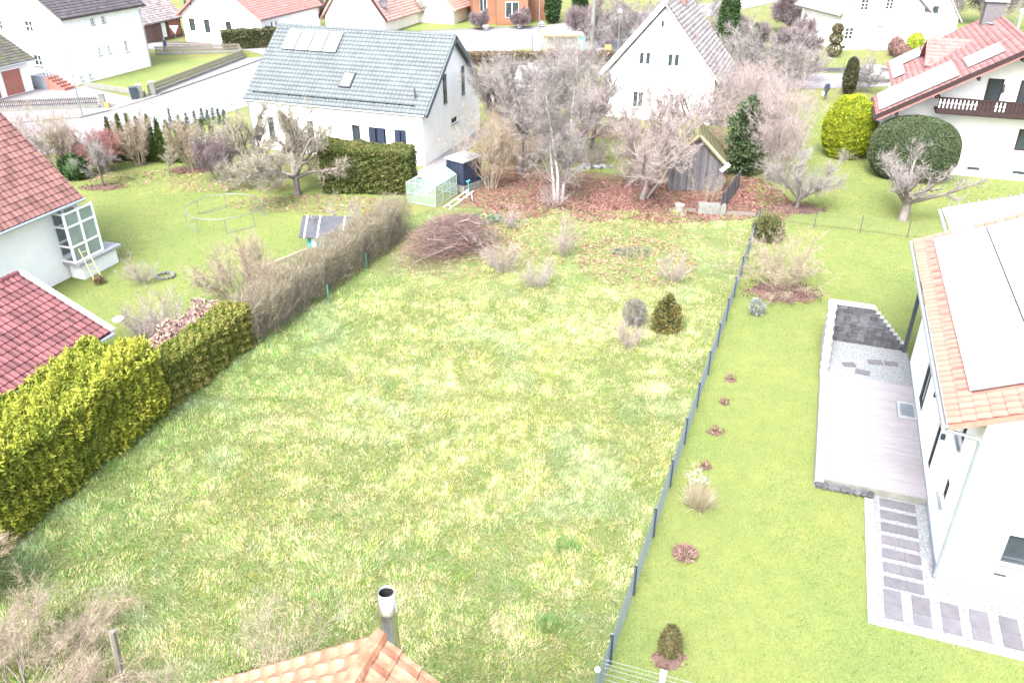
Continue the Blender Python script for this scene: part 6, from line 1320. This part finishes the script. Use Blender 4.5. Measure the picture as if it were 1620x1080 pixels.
for k in range(5): t = .12 + k * .19; MB().tube([(.55 - .65 * t,-.2,1.7 * t),(.55 - .65 * t,.2,1.7 * t)], .02, 5).obj('rung', M['ladder'], LD)
bush('pot_plant', (-20.3, 36.7, 0), .25, .25, .4, 'brown withered plant at the foot of the ladder', [(.14,.10,.06), (.2,.15,.09)], 300, .1, .3, .05, 81, core=False)
tag(MB().tube([(0,0,0),(0,0,.05)], .26, 16).tube([(0,0,.051),(0,0,.07)], .12, 16).obj('bird_bath', M['whiteframe'], loc=(-17.8,32.9,0)), 'round white dish lying on the left lawn', 'dish')
tag(MB().lathe([(.10,0),(.14,.2),(.15,.24),(.12,.22),(.10,.05)], n=12).obj('clay_pot', M['tile_stained'], loc=(-15.8,29.9,0)), 'left clay pot behind the golden hedge', 'pot', 'clay pots behind the hedge'); tag(MB().lathe([(.10,0),(.14,.2),(.15,.24),(.12,.22),(.10,.05)], n=12).obj('clay_pot', M['tile_stained'], loc=(-15.2,30.1,0)), 'right clay pot behind the golden hedge', 'pot', 'clay pots behind the hedge')
tag(MB().obox((0,0,.15), (1,0,.02), (0,1,0), (0,0,1), 1.6, .06, .06).obj('timber_beam', M['wood'], loc=(-11.9,39.4,0), rz=.9), 'long timber beam lying on the lawn by the play house', 'beam')
TT = empty('trestle', (-3.1, 48.1), R(50), 'pale metal trestle frame leaning beside the greenhouse', 'trestle')
m_ = MB(); m_.tube([(-1.1,0,.0),(1.1,0,.55)], .03, 5); m_.tube([(-1.1,.45,0),(1.1,.45,.55)], .03, 5); m_.obj('rails', M['whiteframe'], TT)
for k in range(3): MB().tube([(-.8 + k * .8,0,.08 + k * .2),(-.8 + k * .8,.45,.08 + k * .2)], .025, 5).obj('rung', M['whiteframe'], TT)
MB().tube([(.9,0,.5),(1.0,0,0)], .025, 5).tube([(.9,.45,.5),(1.0,.45,0)], .025, 5).obj('leg', M['whiteframe'], TT)
TAP = empty('water_tap', (-2.75, 49.85), 0, 'teal standpipe tap in front of the navy cabinet', 'tap')
MB().tube([(0,0,0),(0,0,.9)], .03, 6).obj('pipe', M['turquoise'], TAP); MB().tube([(-.12,0,.85),(.12,0,.95)], .04, 6).tube([(0,0,.9),(.1,-.15,.95)], .03, 6).obj('spout', M['turquoise'], TAP)
SS = empty('stepping_stones', (-2.6, 60.2), RZ, 'pale stepping slabs beside the gable wall of the blue roof house', 'path')
for k in range(7): MB().box(1.0,1.7,-2.6 + k * .55,-2.6 + k * .55 + .38,0,.03).obj('slab', M['paleslab'], SS)
tag(MB().lathe([(.16,0),(.2,.12),(.1,.3),(.02,.36)], n=10).obj('yellow_box', M['yellow'], loc=(-1.6,45.6,0)), 'small yellow flower pot on the ground cover', 'pot')
# ------------------------------------------------------------------ street corner, upper left
def slat_fence(name, pts, label, h=.95, base=.28, m='oldwood'):
    o = empty(name, (*pts[0], 0), 0, label, 'fence'); ox, oy = pts[0]
    for (x0, y0), (x1, y1) in zip(pts[:-1], pts[1:]):
        d = Vector((x1 - x0, y1 - y0, 0)); L = d.length; d.normalize(); n_ = Vector((-d.y, d.x, 0)); a = Vector((x0 - ox, y0 - oy, 0))
        MB().obox(a + d * L / 2 + Vector((0,0,base / 2)), d, n_, (0,0,1), L / 2, .1, base / 2).obj('plinth', M['concrete'], o)
        sl_ = MB()
        for k in range(int(L / .15)): sl_.obox(a + d * (k * .15 + .07) + Vector((0,0,(base + h) / 2 + .03)), d, n_, (0,0,1), .04, .012, (h - base) / 2)
        tag(sl_.obj('slat_panel', M[m], o), kind='stuff')
        MB().obox(a + d * L / 2 + n_ * .03 + Vector((0,0,base + .2)), d, n_, (0,0,1), L / 2, .018, .035).obox(a + d * L / 2 + n_ * .03 + Vector((0,0,h - .15)), d, n_, (0,0,1), L / 2, .018, .035).obj('rails', M[m], o)
    return o
slat_fence('picket_fence', [(-48,70.2),(-43.9,71.1),(-36.0,72.6)], 'dark picket fence on concrete base in front of the driveway', m='picket')
slat_fence('picket_fence', [(-33.5,77.2),(-29.9,95.3),(-31.6,99.4),(-40.6,97.6)], 'grey picket fence around the corner lawn of the large white house')
slat_fence('picket_fence', [(-41.0,101.6),(-35.2,101.3)], 'low grey fence in front of the timber barn', h=.85)
tag(MB().obox((0,0,.22), Vector((-7.7,4.2,0)).normalized(), Vector((4.2,7.7,0)).normalized(), (0,0,1), 4.3, .1, .22).obj('garden_wall', M['concrete'], loc=(-37.6,79.2,0)), 'low concrete wall between the driveway and corner lawn', 'wall')
for i, (x_, y_, lb) in enumerate([(-35.8,72.9,'concrete gate pillar at the end of the picket fence'), (-33.9,76.3,'concrete gate pillar behind the dark bin'), (-33.2,77.6,'concrete gate pillar at the start of the grey picket fence')]):
    o = empty('gate_pillar', (x_, y_), .3, lb, 'pillar', 'gate pillars'); MB().box(-.22,.22,-.22,.22,0,1.15).obj('shaft', M['concrete'], o); MB().box(-.27,.27,-.27,.27,1.15,1.23).obj('cap', M['paleslab'], o)
BN = empty('wheelie_bin', (-34.3, 75.9), .5, 'dark blue grey wheeled bin at the driveway entrance', 'bin')
m_ = MB(); m_.add([(-.24,-.26,.06),(.24,-.26,.06),(.24,.26,.06),(-.24,.26,.06),(-.3,-.34,1.0),(.3,-.34,1.0),(.3,.36,1.0),(-.3,.36,1.0)], [(0,3,2,1),(4,5,6,7),(0,1,5,4),(1,2,6,5),(2,3,7,6),(3,0,4,7)]); m_.obj('body', M['anthracite'], BN); MB().box(-.32,.32,-.37,.4,1.005,1.08).obj('lid', M['anthracite'], BN)
for s_ in (-.2,.2): MB().tube([(s_ - .03,.3,.1),(s_ + .03,.3,.1)], .1, 10).obj('wheel', M['darkmetal'], BN)
YH = empty('hydrant_box', (-35.3, 72.6), 0, 'small yellow box at the foot of the gate pillar', 'box'); MB().box(-.15,.15,-.15,.15,0,.4).obj('body', M['yellow'], YH); MB().box(-.17,.17,-.17,.17,.4,.45).obj('lid', M['yellow'], YH)
def lamp(name, loc, h, label, arm=1.2, az=0.0, m='galv', r=.07):
    o = empty(name, loc, az, label, 'street lamp'); MB().tube([(0,0,0),(0,0,h)], [r, r * .6], 8).obj('pole', M[m], o)
    if arm: MB().tube([(0,0,h),(arm * .5,0,h + .15),(arm,0,h + .15)], .035, 6).obj('arm', M[m], o); MB().obox((arm + .2,0,h + .15), (1,0,0), (0,1,0), (0,0,1), .35, .1, .06).obj('lamp_head', M['paleslab'], o)
    else: MB().lathe([(.05,0),(.2,.08),(.24,.25),(.12,.4),(.01,.44)], (0,0,h), 12).obj('lamp_head', M['whiteframe'], o)
    return o
lamp('street_lamp', (-36.15, 69.6), 5.6, 'pale street lamp beside the picket fence at the left', 0)
lamp('street_lamp', (3.55, 113.4), 6.5, 'pale street lamp beyond the crossroads', 1.0, 2.0)
lamp('street_lamp', (11.9, 96.6), 4.6, 'round headed lamp post left of the white gable', 0)
PO = empty('utility_pole', (9.4, 101.4), 0, 'tall thick grey pole behind the bus shelter', 'pole'); MB().tube([(0,0,0),(.05,0,4),(.1,0,13)], [.26,.24,.18], 12).obj('shaft', M['concrete'], PO); MB().box(-.9,1.1,-.06,.06,12.4,12.55).obj('crossarm', M['concrete'], PO)
tag(MB().box(-.35,.35,-.2,.2,0,.85).box(-.38,.38,-.23,.23,.85,.92).obj('grit_box', M['yellow'], loc=(11.0,98.6,0)), 'yellow grit box beside the tall grey pole', 'box')
SG = empty('give_way_sign', (-39.0, 100.4), .35, 'white triangular give way sign seen beside the dark barn', 'road sign')
MB().tube([(0,0,0),(0,0,2.6)], .035, 6).obj('post', M['galv'], SG)
m_ = MB(); t_ = [(-.5,2.75),(.5,2.75),(0,1.88)]; m_.add([(x,-.05,z) for x, z in t_] + [(x,-.03,z) for x, z in t_], [(0,2,1),(3,4,5),(0,1,4,3),(1,2,5,4),(2,0,3,5)]); m_.obj('plate', M['whiteframe'], SG)

# ------------------------------------------------------------------ people and the parked car
def skin_person(name, loc, rz, label, scale, pose, mbody):
    o = empty(name, loc, rz, label, 'person'); o.scale = (scale,) * 3
    J = pose['joints']; E_ = pose['edges']; me = bpy.data.meshes.new('body'); me.from_pydata([j[0] for j in J], E_, []); b = put('body', me, o); me.materials.append(mbody)
    b.modifiers.new('Skin', 'SKIN'); sv = me.skin_vertices[0].data
    for k, j in enumerate(J): sv[k].radius = (j[1], j[2] if len(j) > 2 else j[1]); sv[k].use_root = k == 0
    md = b.modifiers.new('Sub', 'SUBSURF'); md.levels = 1; md.render_levels = 1; return o
def person_mat(name, cloth, skin=(.45,.30,.24), trouser=(.03,.035,.05), hood=None):
    m = bpy.data.materials.new(name); m.use_nodes = True; nt = m.node_tree; N = nt.nodes; Lk = nt.links.new; bs = N['Principled BSDF']; bs.inputs['Roughness'].default_value = .85
    tc = N.new('ShaderNodeTexCoord'); sp = N.new('ShaderNodeSeparateXYZ'); Lk(tc.outputs['Object'], sp.inputs[0]); cr = N.new('ShaderNodeValToRGB'); cr.color_ramp.interpolation = 'CONSTANT'; e = cr.color_ramp.elements
    e[0].position = 0; e[0].color = (.02,.02,.02,1); e[1].position = .05; e[1].color = (*trouser, 1)
    for p_, c_ in ((.47, cloth), (.855, skin)): q = e.new(p_); q.color = (*c_, 1)
    mp = N.new('ShaderNodeMath'); mp.operation = 'DIVIDE'; mp.inputs[1].default_value = 1.75; Lk(sp.outputs['Z'], mp.inputs[0]); Lk(mp.outputs[0], cr.inputs['Fac']); Lk(cr.outputs['Color'], bs.inputs['Base Color']); return m
walk = dict(joints=[((0,0,.95),.15,.12),((0,0,1.15),.145,.11),((0,-.01,1.38),.17,.11),((0,0,1.50),.06,.06),((0,.02,1.62),.085,.10),((0,.03,1.70),.075,.085),
  ((.19,0,1.40),.07,.07),((.25,-.02,1.13),.055,.055),((.24,.06,.90),.042,.042),((.24,.08,.80),.035,.04),((-.19,0,1.40),.07,.07),((-.26,0,1.12),.055,.055),((-.29,.02,.88),.042,.042),((-.29,.03,.78),.035,.04),
  ((.10,.02,.86),.095,.10),((.11,.12,.48),.065,.065),((.11,.08,.10),.045,.05),((.11,.22,.05),.042,.04),((-.10,0,.86),.095,.10),((-.11,-.02,.48),.065,.065),((-.11,-.18,.12),.045,.05),((-.11,-.06,.05),.042,.04)],
  edges=[(0,1),(1,2),(2,3),(3,4),(4,5),(2,6),(6,7),(7,8),(8,9),(2,10),(10,11),(11,12),(12,13),(0,14),(14,15),(15,16),(16,17),(0,18),(18,19),(19,20),(20,21)])
PE = skin_person('person', (28.35, 75.6), .2, 'person in dark navy coat walking with a white bag', .95, walk, person_mat('navy_clothes', (.025,.032,.06)))
m_ = MB(); m_.lathe([(.09,1.50),(.125,1.56),(.12,1.66),(.085,1.74),(.01,1.77)], (0,-.01,0), 12); m_.obj('hood', M['plinth'], PE, smooth=True)
BGg = tag(MB().add([(-.04,-.16,.42),(.04,-.16,.42),(.04,.16,.42),(-.04,.16,.42),(-.09,-.13,.70),(.09,-.13,.70),(.09,.15,.70),(-.09,.15,.70)], [(0,3,2,1),(4,5,6,7),(0,1,5,4),(1,2,6,5),(2,3,7,6),(3,0,4,7)]).tube([(0,-.1,.70),(0,.0,.80),(0,.1,.70)], .012, 4).obj('shopping_bag', M['whiteframe'], loc=(28.07,75.68,0)), 'white bag carried by the person in the navy coat', 'bag')
PE2 = skin_person('person', (-40.0, 99.3), 2.6, 'person in dark blue clothes walking by the timber barn', .95, walk, person_mat('blue_clothes', (.03,.035,.09)))
m_ = MB(); m_.lathe([(.09,1.58),(.105,1.64),(.09,1.74),(.01,1.78)], (0,-.01,0), 12); m_.obj('hair', M['barkdark'], PE2, smooth=True)
CR = empty('parked_car', (36.3, 83.6), R(2), 'silver hatchback parked on the right hand road', 'car')
M['carpaint'] = mat('silver_car_paint', (.42,.45,.50), (.40,.43,.48), 1, .25, metal=.5, spec=.6)
def carside(w0, w1, prof):
    n = len(prof); V = [(x, -w0 / 2 if z < .9 else -w1 / 2, z) for x, z in prof] + [(x, w0 / 2 if z < .9 else w1 / 2, z) for x, z in prof]
    return V, [tuple(range(n)), tuple(range(n, 2 * n))[::-1]] + [(i, n + i, n + (i + 1) % n, (i + 1) % n) for i in range(n)]
prof = [(-1.95,.35),(1.95,.35),(2.0,.6),(1.9,.78),(1.0,.92),(.35,1.42),(-.9,1.47),(-1.6,1.28),(-1.95,.88),(-2.02,.6)]
m_ = MB(); m_.add(*carside(1.72, 1.36, prof)); b_ = m_.obj('body', M['carpaint'], CR)
gm = MB(); gm.add([(.98,-.66,.95),(.98,.66,.95),(.42,.6,1.39),(.42,-.6,1.39)], [(0,1,2,3)]); gm.v = [(x + .02, y, z + .012) for x, y, z in gm.v]; gm.obj('windscreen', M['glass'], CR)
gm = MB(); gm.add([(-1.9,-.62,.98),(-1.9,.62,.98),(-1.63,.56,1.26),(-1.63,-.56,1.26)], [(0,3,2,1)]); gm.v = [(x - .02, y, z + .01) for x, y, z in gm.v]; gm.obj('rear_window', M['glass'], CR)
for s_ in (-1, 1):
    for xs in ([(.82,.98),(.3,1.36),(-.35,1.39),(-.35,.97)], [(-.42,.97),(-.42,1.39),(-1.0,1.39),(-1.5,1.24),(-1.62,.98)]):
        gm = MB(); gm.quad(*[(x, s_ * (.70 if z < 1.1 else .69), z) for x, z in xs]); gm.obj('side_window', M['glass'], CR)
    for x_ in (-1.25, 1.25):
        w_ = MB().tube([(x_,s_ * .70,.31),(x_,s_ * .88,.31)], .31, 16).obj('wheel', M['darkmetal'], CR); MB().tube([(x_,s_ * .88,.31),(x_,s_ * .885,.31)], .19, 12).obj('rim', M['galv'], w_)
    MB().obox((1.93,s_ * .6,.68), (1,0,0), (0,1,0), (0,0,1), .05, .17, .07).obj('headlight', M['whiteframe'], CR); MB().obox((-1.96,s_ * .68,.8), (1,0,0), (0,1,0), (0,0,1), .04, .1, .12).obj('tail_light', M['door_red'], CR)
# road walls and fences, upper right
tag(MB().obox((0,0,.2), (1,.005,0), (0,1,0), (0,0,1), 7.5, .12, .2).obj('garden_wall', M['stoneblock'], loc=(29.5,88.2,0)), 'dark low wall along the villa lawn by the road', 'wall')
VF = empty('mesh_fence', (29.5, 88.5), 0, 'thin wire fence along the villa lawn', 'fence')
for k in range(8): MB().tube([(-7 + k * 2,0,0),(-7 + k * 2,0,1.3)], .025, 5).obj('post', M['darkmetal'], VF)
m_ = MB()
for z_ in (.5,.8,1.05,1.28): m_.tube([(-7,0,z_),(7,0,z_)], .008, 3)
m_.obj('wire', M['darkmetal'], VF)
PG2 = empty('pergola', (66, 110), .1, 'white timber pergola frame at the upper right corner', 'pergola')
for x_ in (0, 3.2, 6.4):
    for y_ in (0, 3): MB().box(x_ - .08, x_ + .08, y_ - .08, y_ + .08, 0, 2.6).obj('post', M['whiteframe'], PG2)
for y_ in (0, 3): MB().box(-.3,6.7,y_ - .07,y_ + .07,2.6,2.78).obj('beam', M['whiteframe'], PG2)
for k in range(7): MB().box(k * 1.05,k * 1.05 + .1,-.4,3.4,2.79,2.92).obj('rafter', M['whiteframe'], PG2)
FF = slat_fence('garden_fence', [(-15.5,117.5),(-16.5,123),(-7,126)], 'grey fence around the far garden left of the timber house', h=1.1, base=.1)
for i, (x_, y_) in enumerate([(-3.5,115.2),(1.0,116.6),(4.0,118.2)]):
    m_ = MB(); rock(m_, (0,0,.4), .55, random.Random(i)); tag(m_.obj('boulder', M['paleslab'], loc=(x_, y_, 0)), ['pale boulder, left of three along the far kerb','pale boulder, middle of three along the far kerb','pale boulder, right of three along the far kerb'][i], 'boulder', 'boulders along the far kerb')
